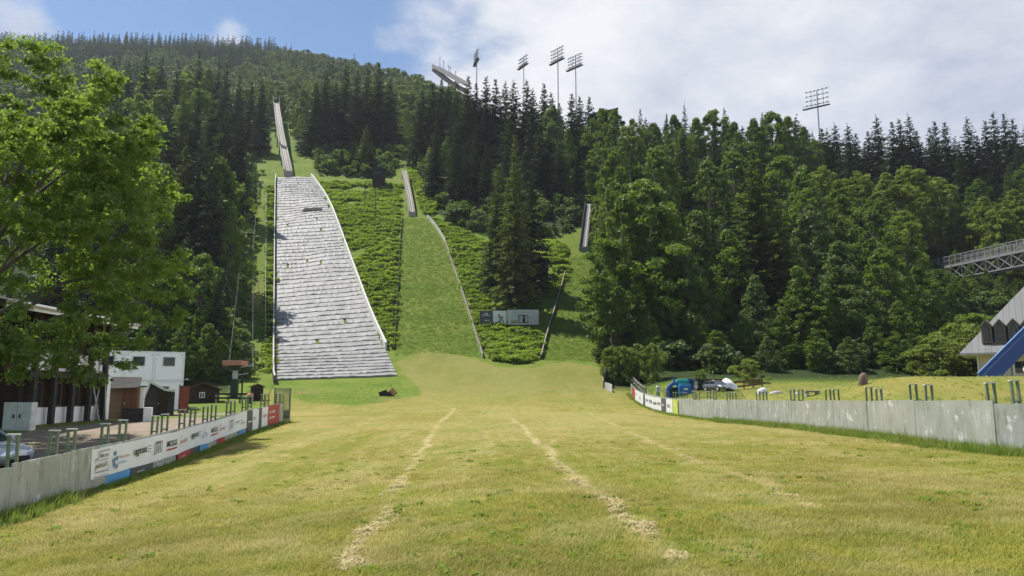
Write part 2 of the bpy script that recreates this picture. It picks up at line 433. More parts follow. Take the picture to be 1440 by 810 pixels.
# gravel yard behind the left fence, bare earth by the house
yard = np.clip((fbm(V[:, 0], V[:, 1], 2.5, 3, 61)-.5)*3+.5+np.minimum(np.minimum(V[:, 0]+24, lfx-.8-V[:, 0])*.9, np.minimum(V[:, 1]-24, 55-V[:, 1])*.6), 0, 1)
path = np.clip(1.4-np.abs(V[:, 1]-(61+.12*(V[:, 0]+20)))/2.2+(fn-.5)*1.2, 0, 1)*((V[:, 0] < -17.5) & (V[:, 0] > -40))
grav = np.maximum(yard, path*.9)*(V[:, 0] < lfx-.3)*(V[:, 0] > -45)
me = npmesh('ground', V, Fq, None) if False else None
def ground_mat():
    m = DATA.materials.new('ground_cover'); t = NT(nt(m))
    out = t.n('ShaderNodeOutputMaterial'); b = t.n('ShaderNodeBsdfPrincipled'); t.l(b.outputs[0], out.inputs[0])
    g = t.n('ShaderNodeNewGeometry'); pos = g.outputs['Position']
    z1 = t.n('ShaderNodeAttribute', attribute_name='zone_a'); z2 = t.n('ShaderNodeAttribute', attribute_name='zone_b')
    a = t.n('ShaderNodeSeparateColor'); t.l(z1.outputs['Color'], a.inputs[0]); c = t.n('ShaderNodeSeparateColor'); t.l(z2.outputs['Color'], c.inputs[0])
    n_big = t.noise(.22, pos, 5, .6); n_mid = t.noise(1.7, pos, 6, .65); n_f = t.noise(16, pos, 4, .7); n_s = t.noise(.6, pos, 4, .6)
    mp = t.n('ShaderNodeMapping'); mp.inputs['Scale'].default_value = (2.2, .45, 1); t.l(pos, mp.inputs[0])
    n_str = t.noise(1.3, mp.outputs[0], 6, .68)
    # mown meadow
    mw = t.mix(t.mapr(n_mid, .36, .64), MOWN[0], MOWN[1])
    mw = t.mix(t.mapr(n_big, .40, .62), mw, MOWN[2])
    mw = t.mix(t.mapr(n_str, .47, .64, 0, .75), mw, MOWN[3])
    mw = t.mix(t.mapr(n_f, .42, .72, 0, .6), mw, (.060, .062, .014))
    mw = t.mix(t.math('MULTIPLY', a.outputs[2], t.mapr(n_s, .3, .6, .45, .9)), mw, (.135, .145, .034))
    mw = t.mix(t.math('MULTIPLY', a.outputs[1], t.mapr(n_f, .3, .6, .6, 1.0)), mw, (.37, .305, .150))
    # uncut grass and herbs
    lu = t.mix(t.mapr(n_mid, .34, .66), (.068, .125, .011), (.150, .208, .027))
    lu = t.mix(t.mapr(n_big, .42, .66), lu, (.172, .200, .035))
    lu = t.mix(t.mapr(n_f, .42, .66, 0, .75), lu, (.024, .05, .008))
    lu = t.mix(t.math('MULTIPLY', c.outputs[0], .85), lu, (.20, .145, .075))
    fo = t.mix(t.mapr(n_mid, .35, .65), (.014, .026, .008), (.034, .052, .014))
    gr = t.mix(t.mapr(n_f, .38, .62), (.30, .235, .185), (.17, .145, .12))
    gr = t.mix(t.mapr(n_s, .45, .62, 0, .6), gr, (.14, .12, .075))
    col = t.mix(a.outputs[0], lu, mw)
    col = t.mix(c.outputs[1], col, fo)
    col = t.mix(c.outputs[2], col, gr)
    t.l(col, b.inputs['Base Color']); b.inputs['Roughness'].default_value = .9; b.inputs['Specular IOR Level'].default_value = .1
    bp = t.n('ShaderNodeBump'); bp.inputs['Strength'].default_value = .8; bp.inputs['Distance'].default_value = .12
    t.l(t.math('ADD', t.math('MULTIPLY', n_mid, .8), t.math('MULTIPLY', n_f, .35)), bp.inputs['Height']); t.l(bp.outputs[0], b.inputs['Normal'])
    return m
MOWN = [(.105, .140, .015), (.180, .185, .028), (.215, .185, .040), (.290, .232, .080)]
gm = npmesh('ground', V, Fq, ground_mat())
gm.polygons.foreach_set('use_smooth', np.ones(len(Fq), bool))
def cattr(me_, name, r, g, b):
    at_ = me_.attributes.new(name, 'FLOAT_COLOR', 'POINT')
    at_.data.foreach_set('color', np.stack([r, g, b, np.ones(len(r))], 1).astype(np.float32).ravel())
cattr(gm, 'zone_a', mown, np.clip(dry, 0, 1), brown)
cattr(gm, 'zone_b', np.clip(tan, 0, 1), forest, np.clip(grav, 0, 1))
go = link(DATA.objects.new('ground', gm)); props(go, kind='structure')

# ------------------------------------------------------------------ instanced scatter (stuff)
def scatter(name, protos, pts, scl, rot, idx=None, extra=None, tilt=None):
    me_ = DATA.meshes.new(name); pts = np.asarray(pts, np.float32)
    me_.vertices.add(len(pts)); me_.vertices.foreach_set('co', pts.ravel())
    def fa(nm, typ, key, val):
        a_ = me_.attributes.new(nm, typ, 'POINT'); a_.data.foreach_set(key, np.ascontiguousarray(val).ravel())
    scl = np.asarray(scl, np.float32)
    if scl.ndim == 1: scl = np.stack([scl]*3, 1)
    fa('scl', 'FLOAT_VECTOR', 'vector', scl)
    rv = np.zeros((len(pts), 3), np.float32); rv[:, 2] = rot
    if tilt is not None: rv[:, :2] = tilt
    fa('rot', 'FLOAT_VECTOR', 'vector', rv)
    idx = np.zeros(len(pts), np.int32) if idx is None else np.asarray(idx, np.int32)
    fa('pick', 'INT', 'value', idx)
    for k, v in (extra or {}).items(): fa(k, 'FLOAT', 'value', np.asarray(v, np.float32))
    o = link(DATA.objects.new(name, me_))
    ng = DATA.node_groups.new(name, 'GeometryNodeTree')
    ng.interface.new_socket('Geometry', in_out='INPUT', socket_type='NodeSocketGeometry')
    ng.interface.new_socket('Geometry', in_out='OUTPUT', socket_type='NodeSocketGeometry')
    N = ng.nodes; L = ng.links
    gi = N.new('NodeGroupInput'); gu = N.new('NodeGroupOutput'); jn = N.new('GeometryNodeJoinGeometry')
    def named(nm, typ):
        a_ = N.new('GeometryNodeInputNamedAttribute'); a_.data_type = typ; a_.inputs['Name'].default_value = nm; return a_.outputs['Attribute']
    sS, sR, sI = named('scl', 'FLOAT_VECTOR'), named('rot', 'FLOAT_VECTOR'), named('pick', 'INT')
    e2r = N.new('FunctionNodeEulerToRotation'); L.new(sR, e2r.inputs[0])
    for k, pme in enumerate(protos):
        po = DATA.objects.new(pme.name, pme)
        ip = N.new('GeometryNodeInstanceOnPoints'); oi = N.new('GeometryNodeObjectInfo'); oi.inputs['Object'].default_value = po
        cmp_ = N.new('FunctionNodeCompare'); cmp_.data_type = 'INT'; cmp_.operation = 'EQUAL'; cmp_.inputs[3].default_value = k
        L.new(sI, cmp_.inputs[2]); L.new(cmp_.outputs[0], ip.inputs['Selection'])
        L.new(gi.outputs[0], ip.inputs['Points']); L.new(oi.outputs['Geometry'], ip.inputs['Instance'])
        L.new(sS, ip.inputs['Scale']); L.new(e2r.outputs[0], ip.inputs['Rotation']); L.new(ip.outputs[0], jn.inputs[0])
    L.new(jn.outputs[0], gu.inputs[0])
    md = o.modifiers.new('scatter', 'NODES'); md.node_group = ng
    props(o, kind='stuff')
    return o

# ------------------------------------------------------------------ foliage meshes
def quads(c, a, b):
    """centres and two half axes -> vertices and quads (pointed leaves: diamond)"""
    n = len(c)
    V_ = np.stack([c-a, c+b*.9-a*.15, c+a, c-b*.9-a*.15], 1).reshape(-1, 3)
    return V_, np.arange(4*n).reshape(-1, 4)
def unit(v): return v/(np.linalg.norm(v, axis=-1, keepdims=True)+1e-9)
def leafcloud(r, cen, rad, count, size, flat=1.0, out=.55, up=.35, shell=.55):
    """leaves round clump centres (k,3) of radii (k,)"""
    k = len(cen); n = k*count
    d = unit(r.normal(size=(n, 3)))
    q = shell+(1-shell)*r.random(n)
    rr = np.repeat(rad, count)*np.where(r.random(n) < .8, q, q*r.random(n))
    off = d*rr[:, None]; off[:, 2] *= flat
    c = np.repeat(cen, count, 0)+off
    nrm = unit(d*out+np.array([0, 0, up])+r.normal(size=(n, 3))*.55)
    t = unit(np.cross(nrm, unit(r.normal(size=(n, 3)))))
    b = np.cross(nrm, t)
    s_ = size*(.6+.8*r.random(n))
    return quads(c, t*s_[:, None], b*(s_*.62)[:, None])
def trunk_mb(h, r0, seed=0, limbs=(), lean=0.03):
    rr = random.Random(seed); m = MB()
    pts = [(lean*h*math.sin(k*1.3+seed)*k/7, lean*h*math.cos(k*1.1+seed)*k/7, h*k/7-.4*(k == 0)) for k in range(8)]
    m.tube(pts, [r0*(1.25 if k == 0 else 1)*(1-k/7.6) for k in range(8)], 8)
    for (p, q, rad) in limbs:
        p, q = Vector(p), Vector(q); mid = (p+q)/2+Vector((0, 0, -.06*(q-p).length))
        m.tube([p, mid, q], [rad, rad*.65, rad*.25], 6)
    return m
M_bark = mat('spruce_bark', (.075, .052, .038), .9, (.035, .025, .020), 6, bump=.6, stretch=(1, 1, .25))
M_bark2 = mat('grey_bark', (.13, .115, .095), .9, (.06, .052, .042), 5, bump=.6, stretch=(1, 1, .3))
M_spr = [leafmat('spruce_needles', (.019, .037, .023), (.045, .069, .034), .28, .6),
         leafmat('fresh_spruce_needles', (.050, .084, .028), (.118, .148, .050), .38, .6)]
M_dec = [leafmat('beech_leaves', (.052, .102, .017), (.135, .195, .035), .48),
         leafmat('pale_leaves', (.090, .148, .025), (.195, .240, .052), .48),
         leafmat('rowan_leaves', (.060, .108, .030), (.155, .198, .078), .42)]
def spruce(seed, m, H=28.0, Rb=4.2, dens=1.0):
    r = np.random.default_rng(seed); C = []; A = []; B = []
    nl = int(50*dens)
    for i in range(nl):
        tz = (i+r.random()*.9)/nl
        z = H*(.04+.96*tz)
        rad = Rb*((1-tz)**.86)*(.88+.24*r.random())+.16
        nb = max(5, int((6+6*(1-tz))*dens)); ph = r.random()*6.28
        for j in range(nb):
            an = ph+6.283*j/nb+r.normal()*.25; L = rad*(.55+.6*r.random()); zb = z+r.normal()*H/nl*.9
            dr = np.array([math.cos(an), math.sin(an), 0]); tg = np.array([-dr[1], dr[0], 0])
            ns = max(1, int(L*1.9+.6))
            droop = -.55+1.05*(1-tz)**.55
            for k in range(ns):
                f = (k+.65+r.normal()*.18)/ns
                c = dr*L*f+np.array([0, 0, zb-droop*L*f*(1.15-.5*f)])
                sz = .26+.36*(1-tz)**.7*(.6+.5*r.random())
                for sd_ in (-1, 1):
                    ax = unit(dr*.75+tg*sd_*.60+np.array([0, 0, -.32*droop+r.normal()*.22]))
                    bx = unit(np.cross(ax, unit(np.array([0, 0, 1.0])+r.normal(size=3)*.45)))
                    C.append(c+ax*sz*.5); A.append(ax*sz); B.append(bx*sz*.5)
                if r.random() < .7:
                    ax = unit(np.array([dr[0]*.3, dr[1]*.3, -1])+r.normal(size=3)*.2); bx = unit(dr*.4+tg*r.choice([-1, 1]))
                    C.append(c+ax*sz*.35); A.append(ax*sz*.8); B.append(bx*sz*.45)
    for k in range(14):   # the leader shoot
        z = H*(.955+.05*k/14); an = k*2.4; dr = np.array([math.cos(an), math.sin(an), 0])
        C.append(np.array([0, 0, z])+dr*.08); A.append(unit(dr*.5+np.array([0, 0, .9]))*(.42-.02*k)); B.append(np.cross(dr, [0, 0, 1])*.13)
    V_, F_ = quads(np.array(C), np.array(A), np.array(B))
    cm = npmesh('crown', V_, F_, m)
    return cm, trunk_mb(H*.94, .36, seed, lean=.004), H, M_bark
def decid(seed, m, H=22.0, rx=5.5, base=.16, shape='round', ncl=60, lpc=120, leaf=.30, rcl=1.5, bark=None):
    r = np.random.default_rng(seed); cz0 = H*base; hh = H-cz0
    cen = []; rad = []
    ph = r.random(6)*6.28
    while len(cen) < ncl:
        t_ = r.random()**.85; an = r.random()*6.283
        if shape == 'round': pr = math.sin(math.pi*min(1, .12+.88*t_)**.85)**.62
        elif shape == 'cone': pr = (1-t_)**.7*1.08*min(1, .5+t_*3)
        else: pr = (1-t_**3.2)*min(1, .55+t_*2.2)
        lob = 1+.22*math.sin(2*an+ph[0]+3*t_)+.14*math.sin(3*an+ph[1]-5*t_)+.16*math.sin(7*t_+ph[2])
        q = rx*pr*lob*(.30+.70*r.random()**.45)
        rc = rcl*(.55+.75*r.random())*(.75+.4*(1-t_))
        cen.append((q*math.cos(an), q*math.sin(an), cz0+hh*t_*.96)); rad.append(rc)
    cen = np.array(cen); rad = np.array(rad)
    V_, F_ = leafcloud(r, cen, rad, lpc, leaf, .72)
    cm = npmesh('crown', V_, F_, m)
    limbs = []
    for k in range(9):
        c = cen[r.integers(len(cen))]; z0 = max(H*.12, c[2]*.55)
        limbs.append(((0, 0, z0), tuple(c), H*.006))
    return cm, trunk_mb(H*.86, H*.014+.04, seed, limbs, .012), H, bark or M_bark2
PRO = {}
for k in range(4): PRO['spruce%d' % k] = spruce(100+k, M_spr[0], 28, 4.3+.35*k)
PRO['fir0'] = spruce(120, M_spr[1], 28, 5.6, 1.15); PRO['fir1'] = spruce(121, M_spr[1], 26, 5.0, 1.1)
for k, (sh_, rx_, mi) in enumerate((('round', 5.6, 0), ('tall', 4.6, 0), ('cone', 5.6, 0), ('round', 5.2, 1), ('tall', 4.3, 1), ('cone', 4.8, 2), ('tall', 4.6, 2))):
    PRO['dec%d' % k] = decid(200+k, M_dec[mi], 22, rx_, .05, sh_, 170, 74, .235, 1.05)
for k in range(3):
    PRO['bush%d' % k] = decid(300+k, M_dec[(1, 1, 2)[k]], 4.0, 2.1, .02, 'round', 80, 90, .10, .48)
_tm = {}
def plant(kind, x, y, H, wf=1.0, label='', cat='tree', name='spruce', group=None, z=None, rz=None):
    cm, tk, H0, bm_ = PRO[kind]
    if kind not in _tm:
        o = tk.build('trunk', bm_); _tm[kind] = o.data; DATA.objects.remove(o)
    s_ = H/H0
    root = thing(name, label, cat, (x, y, (Tz(x, y) if z is None else z)-.1), random.random()*6.28 if rz is None else rz, group)
    root.scale = (s_*wf, s_*wf, s_)
    for nm, me_ in (('crown', cm), ('trunk', _tm[kind])):
        c = link(DATA.objects.new(nm, me_)); c.parent = root
    return root
# ------------------------------------------------------------------ trees
def tree_at(u, vtop, d, kind, wf=1.0, label='', group=None, hmin=5.0):
    if group and 'skyline' in group: vtop += random.choice((-5, -2, 0, 0, 2, 4, 8)); u += random.uniform(-3, 3)
    g = ground(u, d); top = at(u, vtop, d)
    H = max(hmin, top.z-g.z)
    nm = {'s': 'spruce', 'f': 'spruce', 'd': 'broadleaf_tree', 'b': 'bush'}[kind[0]]
    PLACED.append((g.x, g.y, H*.13*wf))
    return plant(kind, g.x, g.y, H, wf*min(1.25, max(.7, (28/H)**.5)), label, 'bush' if nm == 'bush' else 'tree', nm, group)
PLACED = []
def row(group, label, items, d, dj=6, wf=1.0):
    """items: (u, vtop, kind[, wf[, d]]) from left to right"""
    items = sorted(items)
    for k, it in enumerate(items):
        dd = it[4] if len(it) > 4 else d+random.uniform(-dj, dj)
        tree_at(it[0], it[1], dd, it[2], wf*(it[3] if len(it) > 3 else 1), label.format(o=ordn(k+1)), group)
S = lambda: 'spruce%d' % random.randrange(4)
row('spruces on the skyline right of the lone floodlight', 'dark spruce in the skyline row right of the lone floodlight, {o} from left',
    [(u, v, S(), 1.3) for u, v in [(1169, 176), (1182, 174), (1199, 182), (1212, 181), (1228, 184), (1243, 165), (1260, 178), (1273, 174), (1286, 169), (1299, 186), (1313, 173), (1326, 177),
     (1339, 171), (1353, 188), (1367, 168), (1382, 184), (1396, 173), (1411, 165), (1422, 166), (1438, 173), (1456, 170), (1474, 178)]], 205, 8)
row('spruces on the skyline below the floodlights', 'dark spruce in the skyline row under the four floodlights, {o} from left',
    [(u, v, S(), 1.25) for u, v in [(594, 128), (606, 120), (621, 115), (632, 122), (645, 113), (660, 114), (671, 121), (682, 110), (696, 115), (709, 118), (725, 113), (738, 117), (752, 124), (764, 121), (776, 128),
     (790, 138), (806, 129), (819, 142), (829, 138)]], 214, 8)
row('dark spruces between the two upper inruns', 'tall dark spruce between the big inrun and middle inrun, {o} from left',
    [(u, v, S(), 1.15) for u, v in [(441, 118), (455, 99), (470, 116), (484, 93), (499, 100), (514, 97), (530, 90), (546, 112)]], 236, 4)
row('small spruces beside the judges tower', 'short spruce standing beside the dark judges tower, {o} from left',
    [(465, 222, 'spruce0', 1.1, 216), (480, 206, 'spruce2', 1.1, 214), (497, 198, 'spruce1', 1.1, 214), (514, 176, 'fir1', 1.1, 213)], 210)
row('skyline broadleaf trees in the middle', 'broad round crowned tree on the skyline beside the lone floodlight, {o} from left',
    [(846, 152, 'dec0', .8), (868, 150, 'dec1', .9), (895, 157, 'dec3', .8), (922, 163, 'dec0', .8), (950, 160, 'dec1', .8), (984, 158, 'dec2', .8), (1010, 151, 'dec0', .9), (1040, 166, 'dec1', .8), (1064, 163, 'dec1', .8),
     (1092, 154, 'dec0', .95), (1112, 162, 'dec2', .8), (1136, 180, 'dec1', .7), (1152, 186, 'dec0', .6)], 182, 8)
row('spruces poking through the middle skyline', 'narrow spruce tip between round crowned trees on the skyline, {o} from left',
    [(905, 160, S()), (938, 158, S()), (967, 150, S(), .8), (1024, 158, S()), (1078, 160, S()), (1123, 172, S()), (1145, 178, S())], 196, 6, .8)
row('spruces behind the round skyline crowns', 'dark spruce filling the gaps behind the round skyline crowns, {o} from left', [(848+k*15.5+random.uniform(-4, 4), 176+random.uniform(-6, 8), S(), 1.5) for k in range(21)], 212, 5)
row('second row of broadleaf trees on the right slope', 'pale green broadleaf tree below the right skyline spruces, {o} from left',
    [(1160, 232, 'dec3', .8), (1186, 250, 'dec4', .8), (1212, 238, 'dec3', .8), (1236, 262, 'dec6', .8), (1253, 240, 'dec4', .8), (1283, 230, 'dec3', .9), (1304, 262, 'dec1', .8), (1326, 246, 'dec3', .8), (1350, 268, 'dec5', .7)], 160, 7, 1.2)
row('pale trees behind the truss bridge', 'pale green broadleaf tree behind the truss bridge, {o} from left',
    [(1340, 318, 'dec3', .8, 158), (1366, 292, 'dec3', .85, 152), (1392, 274, 'dec4', 1.0, 147), (1414, 284, 'dec3', .9, 143), (1436, 264, 'dec4', 1.0, 146), (1462, 270, 'dec3', 1, 144), (1380, 250, 'dec0', .9, 168), (1424, 232, 'fir0', .8, 175), (1398, 236, 'spruce1', .9, 178), (1450, 228, 'dec0', .9, 176), (1350, 270, 'spruce2', .9, 172)], 150)
row('trees under the truss bridge', 'dark leafy tree below the truss bridge and above the hotel, {o} from left', [(1282, 372, 'dec1', .8, 128), (1304, 398, 'dec0', .8, 132), (1326, 402, 'dec2', .8, 138), (1346, 396, 'dec1', .8, 146), (1366, 392, 'dec0', .8, 140), (1388, 398, 'dec1', .8, 138), (1410, 390, 'dec3', .8, 136), (1432, 394, 'dec0', .8, 134), (1300, 440, 'dec2', .9, 116), (1330, 430, 'dec1', .9, 118), (1290, 350, 'dec1', .8, 140)]+[(u, v, k, 1.3, hit(u, vb).y) for u, v, vb, k in ((1318, 384, 414, 'dec0'), (1336, 388, 420, 'dec1'), (1352, 392, 424, 'dec0'), (1368, 396, 428, 'dec3'), (1344, 404, 432, 'dec1'))], 130)
row('middle belt of trees on the right slope', 'dark tree in the middle belt of the right slope, {o} from left',
    [(868, 208, 'dec1', .8), (893, 218, 'spruce2', .9), (925, 205, 'dec0', .8), (955, 240, 'dec1', .8), (978, 232, 'spruce0', .9), (1000, 222, 'dec0', .7), (1034, 210, 'dec0', .9), (1062, 222, 'spruce1', .9), (1110, 215, 'dec0', .9), (1135, 238, 'dec1', .8),
     (1158, 275, 'dec6', .8), (1190, 270, 'dec1', .8), (1216, 285, 'spruce3', .8), (1240, 268, 'dec0', .7), (1262, 300, 'dec1', .7)], 146, 5, 1.2)
row('front trees at the foot of the right slope', 'large tree at the foot of the right slope, {o} from left',
    [(862, 330, 'dec1', .75, 109), (880, 268, 'dec1', .85, 112), (912, 248, 'dec0', 1.0, 114), (944, 285, 'dec1', .9, 113), (968, 345, 'dec6', .8, 110), (985, 290, 'dec5', .9, 120), (1006, 372, 'dec2', .8, 109), (1030, 318, 'dec1', .8, 118),
     (1072, 212, 'fir0', 1.25, 121), (1066, 382, 'dec5', .8, 108), (1104, 300, 'fir1', 1.0, 117), (1128, 370, 'dec2', .8, 110), (1150, 284, 'dec6', .8, 124), (1166, 395, 'dec1', .8, 108), (1189, 334, 'dec5', 1.0, 112), (1212, 380, 'dec2', .8, 110),
     (1238, 290, 'dec1', .75, 128), (1252, 345, 'dec0', .8, 114), (1282, 292, 'dec3', .75, 130), (1296, 370, 'dec1', .8, 118), (1322, 412, 'dec0', .8, 122), (1345, 418, 'dec1', .8, 126), (1374, 412, 'dec2', .8, 130), (1405, 402, 'dec6', .8, 132), (1436, 396, 'dec3', .8, 134), (1268, 420, 'dec2', .9, 106), (1230, 440, 'dec2', .9, 104), (1100, 440, 'dec2', .9, 104), (1046, 450, 'dec2', .9, 104), (985, 440, 'dec1', .9, 105), (915, 440, 'dec0', .8, 105), (1010, 462, 'dec0', 1.1, 101), (1080, 470, 'dec5', 1.1, 100), (1150, 462, 'dec1', 1.1, 100), (1196, 478, 'dec6', 1.2, 99), (1262, 470, 'dec0', 1.1, 100)], 112, wf=1.18)
tree_at(724, 190, hit(724, 442).y, 'fir0', .80, 'tall lone spruce with bare lower trunk rising behind the hillside billboard', None)
tree_at(700, 232, hit(724, 442).y+9, 'fir1', .8, 'grey green spruce close to the left of the tall lone spruce', None)
tree_at(748, 240, hit(724, 442).y+8, 'spruce2', 1.0, 'dark spruce close to the right of the tall lone spruce', None)
row('trees above the grass between the two small ski jumps', 'dark tree topping the grass between the two small ski jumps, {o} from left',
    [(612, 170, S()), (628, 190, 'dec1', .7), (640, 165, S()), (655, 200, S()), (668, 180, S()), (684, 200, S()), (772, 180, S()), (788, 195, 'spruce0'), (800, 178, 'dec1', .7), (760, 160, S()), (746, 165, S()), (716, 165, S()), (815, 190, S(), .7)], 184, 5, .9)
row('broadleaf trees at the right inrun', 'leafy broadleaf tree just right of the smallest inrun, {o} from left', [(862, 172, 'dec1', .7, 176), (878, 190, 'dec0', .7, 168), (852, 232, 'dec1', .5, 150), (858, 262, 'dec4', .6, 138)], 160)
row('bright trees beside the big inrun', 'bright green broadleaf tree beside the big inrun, {o} from left',
    [(424, 158, 'dec3', .7, 262), (437, 178, 'dec4', .7, 246), (366, 170, 'dec3', .7, 262), (372, 150, 'dec4', .6, 285), (446, 228, 'dec4', .8, 214), (520, 118, 'dec3', .8, 242), (570, 150, 'dec3', .8, 252), (586, 165, 'dec4', .8, 240), (604, 205, 'dec3', .7, 205)], 260)
row('upper spruces on the left slope', 'tall dark spruce high on the left slope, {o} from left',
    [(u, v, k, .95) for u, v, k in [(120, 90, S()), (150, 82, S()), (172, 88, S()), (195, 76, S()), (207, 92, 'dec3'), (219, 80, S()), (242, 87, S()), (256, 96, 'dec3'), (271, 73, S()), (287, 94, 'dec4'), (301, 90, S()), (312, 89, S()), (332, 105, S()), (350, 116, S()), (364, 112, S())]], 232, 8)
row('middle spruces on the left slope', 'dark tree halfway up the left slope, {o} from left',
    [(u, v, k) for u, v, k in [(150, 150, S()), (185, 165, 'dec1'), (206, 155, S()), (228, 138, S()), (248, 125, 'fir0'), (268, 128, S()), (290, 140, S()), (310, 152, S()), (328, 162, S()), (336, 190, S())]], 172, 6)
row('lower trees on the left slope', 'big dark tree low on the left slope beside the grey jump, {o} from left',
    [(160, 250, S()), (190, 255, 'fir0'), (218, 225, 'dec1'), (246, 205, 'fir0'), (268, 190, S()), (288, 200, S()), (298, 215, 'dec1'), (310, 240, S(), .8), (320, 285, 'dec1', .5)], 132, 5)
row('trees at the foot of the left slope', 'dark tree behind the huts at the foot of the left slope, {o} from left',
    [(170, 370, 'dec0', .9), (200, 345, 'spruce0', 1), (228, 372, 'dec1', .9), (252, 335, 'spruce3', 1.0), (276, 352, 'dec0', .8), (300, 380, 'spruce1', .9), (306, 420, 'dec1', .7), (314, 372, 'spruce0', .7, 112), (215, 440, 'dec0', .9, 97), (256, 450, 'dec1', .9, 96), (290, 452, 'dec0', .8, 98), (308, 470, 'dec1', .7, 98)], 104, 3)

# filler: the trees one half sees between the others
SKY_U = [-200, 0, 150, 350, 372, 385, 420, 440, 560, 590, 660, 740, 800, 850, 1000, 1100, 1160, 1700]
SKY_V = [110, 110, 100, 118, 140, 165, 165, 130, 125, 125, 120, 120, 140, 165, 165, 170, 190, 190]
INR = [((398, 120), 30, 292), ((572, 190), 22, 226), ((826, 240), 16, 190)]
taken = list(PLACED)
def ok_place(x, y, gap):
    return all((x-a)**2+(y-b)**2 > gap*gap for a, b, _ in taken)
n_f = 0; tries = 0
while n_f < 78 and tries < 30000:
    tries += 1
    y = random.uniform(104, 275); x = random.uniform(-.80, .78)*y
    z = Tz(x, y); u, v = proj(x, y, z)
    if inpoly([u], [v], clear)[0]: continue
    if not ok_place(x, y, 6.2): continue
    if fbm(x, y, 30, 2, 90) > .56 and not (-.4 < x/y < 0): kind = 'dec%d' % random.choice((0, 0, 1, 1, 2, 3, 6))
    else: kind = S()
    H = random.uniform(19, 29)
    vt = proj(x, y, z+H)[1]; lim = float(np.interp(u, SKY_U, SKY_V))
    if vt < lim+12:
        H *= max(.3, (v-lim-12)/(v-vt))
        if H < 12: continue
    hw = H*.17*F/y
    if u > 1285 and y < 158 and vt < 405: continue
    if any(abs(u-c[0]) < wd+hw and y < dm for c, wd, dm in INR): continue
    if u < 400 and u+hw > 348 and y < 200: continue
    if 400 < u < 852 and y < 150: continue
    right = u > 500
    kn = 'spruce' if kind[0] == 's' else 'broadleaf tree'
    plant(kind, x, y, H, min(1.2, (26/H)**.5), '%s half hidden among the trees of the %s forest slope' % (kn, 'right' if right else 'left'), 'tree', kn.replace(' ', '_'),
          'half hidden %ss of the %s forest slope' % (kn, 'right' if right else 'left'))
    taken.append((x, y, 3)); n_f += 1

# bushes
row('bushes at the end of the right fence', 'round bush behind the far end of the right fence, {o} from left', [(877, 504, 'bush1', .72, 97), (918, 497, 'bush0', .5, 95), (861, 520, 'bush0', .6, 97), (897, 522, 'bush1', .6, 98)], 98)
tree_at(1053, 503, 90, 'bush0', 1.05, 'pale round bush standing alone behind the white covered trailer', None, 2)
tree_at(984, 526, 91, 'bush1', 1.0, 'small pale bush behind the blue and dark tanks', None, 1.5)
row('bushes beside the hotel', 'big pale bush left of the grey roofed hotel, {o} from left', [(1318, 472, 'bush0', 1.0, 100), (1345, 455, 'bush1', 1.1, 103), (1374, 440, 'bush0', 1.0, 108), (1325, 492, 'bush1', 1.2, 96)], 100)

# undergrowth along the forest edge, one mass
def lowpoly_tree(seed, conifer):
    r = np.random.default_rng(seed)
    if conifer: return spruce(seed, M_spr[0], 20, 3.0, .55)[0]
    return decid(seed, M_dec[1], 17, 4.2, .02, 'tall', 26, 34, .55, 1.5)[0]
M_herb = leafmat('herb_leaves', (.140, .235, .022), (.310, .385, .056), .48, .6, .3)
def herb(seed):
    r = np.random.default_rng(seed); k = 14
    an = r.random(k)*6.283; q = .85*r.random(k)**.5
    cen = np.stack([q*np.cos(an), q*np.sin(an), .15+.55*r.random(k)*(1-.5*q)], 1)
    return npmesh('herb', *leafcloud(r, cen, .18+.16*r.random(k), 40, .085, .75, .8, .65, .5), M_herb)
hb0 = [herb(410+k) for k in range(3)]
for m_ in hb0: m_.name = 'herb'
bm0 = [decid(400+k, M_dec[(0, 1, 2)[k]], 1.0, .62, .0, 'round', 20, 60, .075, .22)[0] for k in range(3)]
for m_ in bm0: m_.name = 'shrub'
def sample_poly(poly, n, ymin=0, ymax=400):
    """n ground points under a polygon of photo pixels, even per square metre"""
    H_ = [hit(*p) for p in poly]; H_ = [h_ for h_ in H_ if h_]
    xs = [h_.x for h_ in H_]; ys = [h_.y for h_ in H_]; out = []
    while len(out) < n:
        x = rng.uniform(min(xs), max(xs), 4000); y = rng.uniform(min(ys), max(ys), 4000); z = T(x, y)
        u, v = proj(x, y, z); m_ = inpoly(u, v, poly) & (y > ymin) & (y < ymax)
        out += [tuple(p) for p in np.stack([x, y, z], 1)[m_]]
    return np.array(out[:n])
shA = sample_poly([(447, 258), (520, 256), (561, 262), (562, 305), (556, 400), (552, 488), (545, 488), (508, 388), (476, 305)], 4200)
shB = sample_poly([(607, 306), (660, 330), (700, 345), (690, 400), (690, 440), (760, 465), (757, 502), (730, 512), (700, 506), (684, 490), (652, 395), (630, 335)], 2700)
shC = sample_poly([(768, 338), (812, 352), (795, 398), (772, 420), (765, 390)], 800)
shD = sample_poly([(377, 262), (384, 262), (383, 525), (377, 525)], 300)
shE = sample_poly([(345, 250), (360, 240), (356, 330), (352, 420), (345, 480), (338, 480), (346, 380)], 700)
shF = sample_poly([(575, 232), (600, 262), (612, 300), (600, 302), (585, 262)], 600)
pts = np.concatenate([shA, shB, shC, shD, shE, shF])
keep = (fbm(pts[:, 0], pts[:, 1], 7, 3, 19) > .30)
pts = pts[keep]
scl = (.45+.8*rng.random(len(pts))**2.2)*(.6+.9*fbm(pts[:, 0], pts[:, 1], 9, 2, 71))
sc3 = np.stack([scl*1.25, scl*1.25, scl*.95], 1); pts[:, 2] -= .12
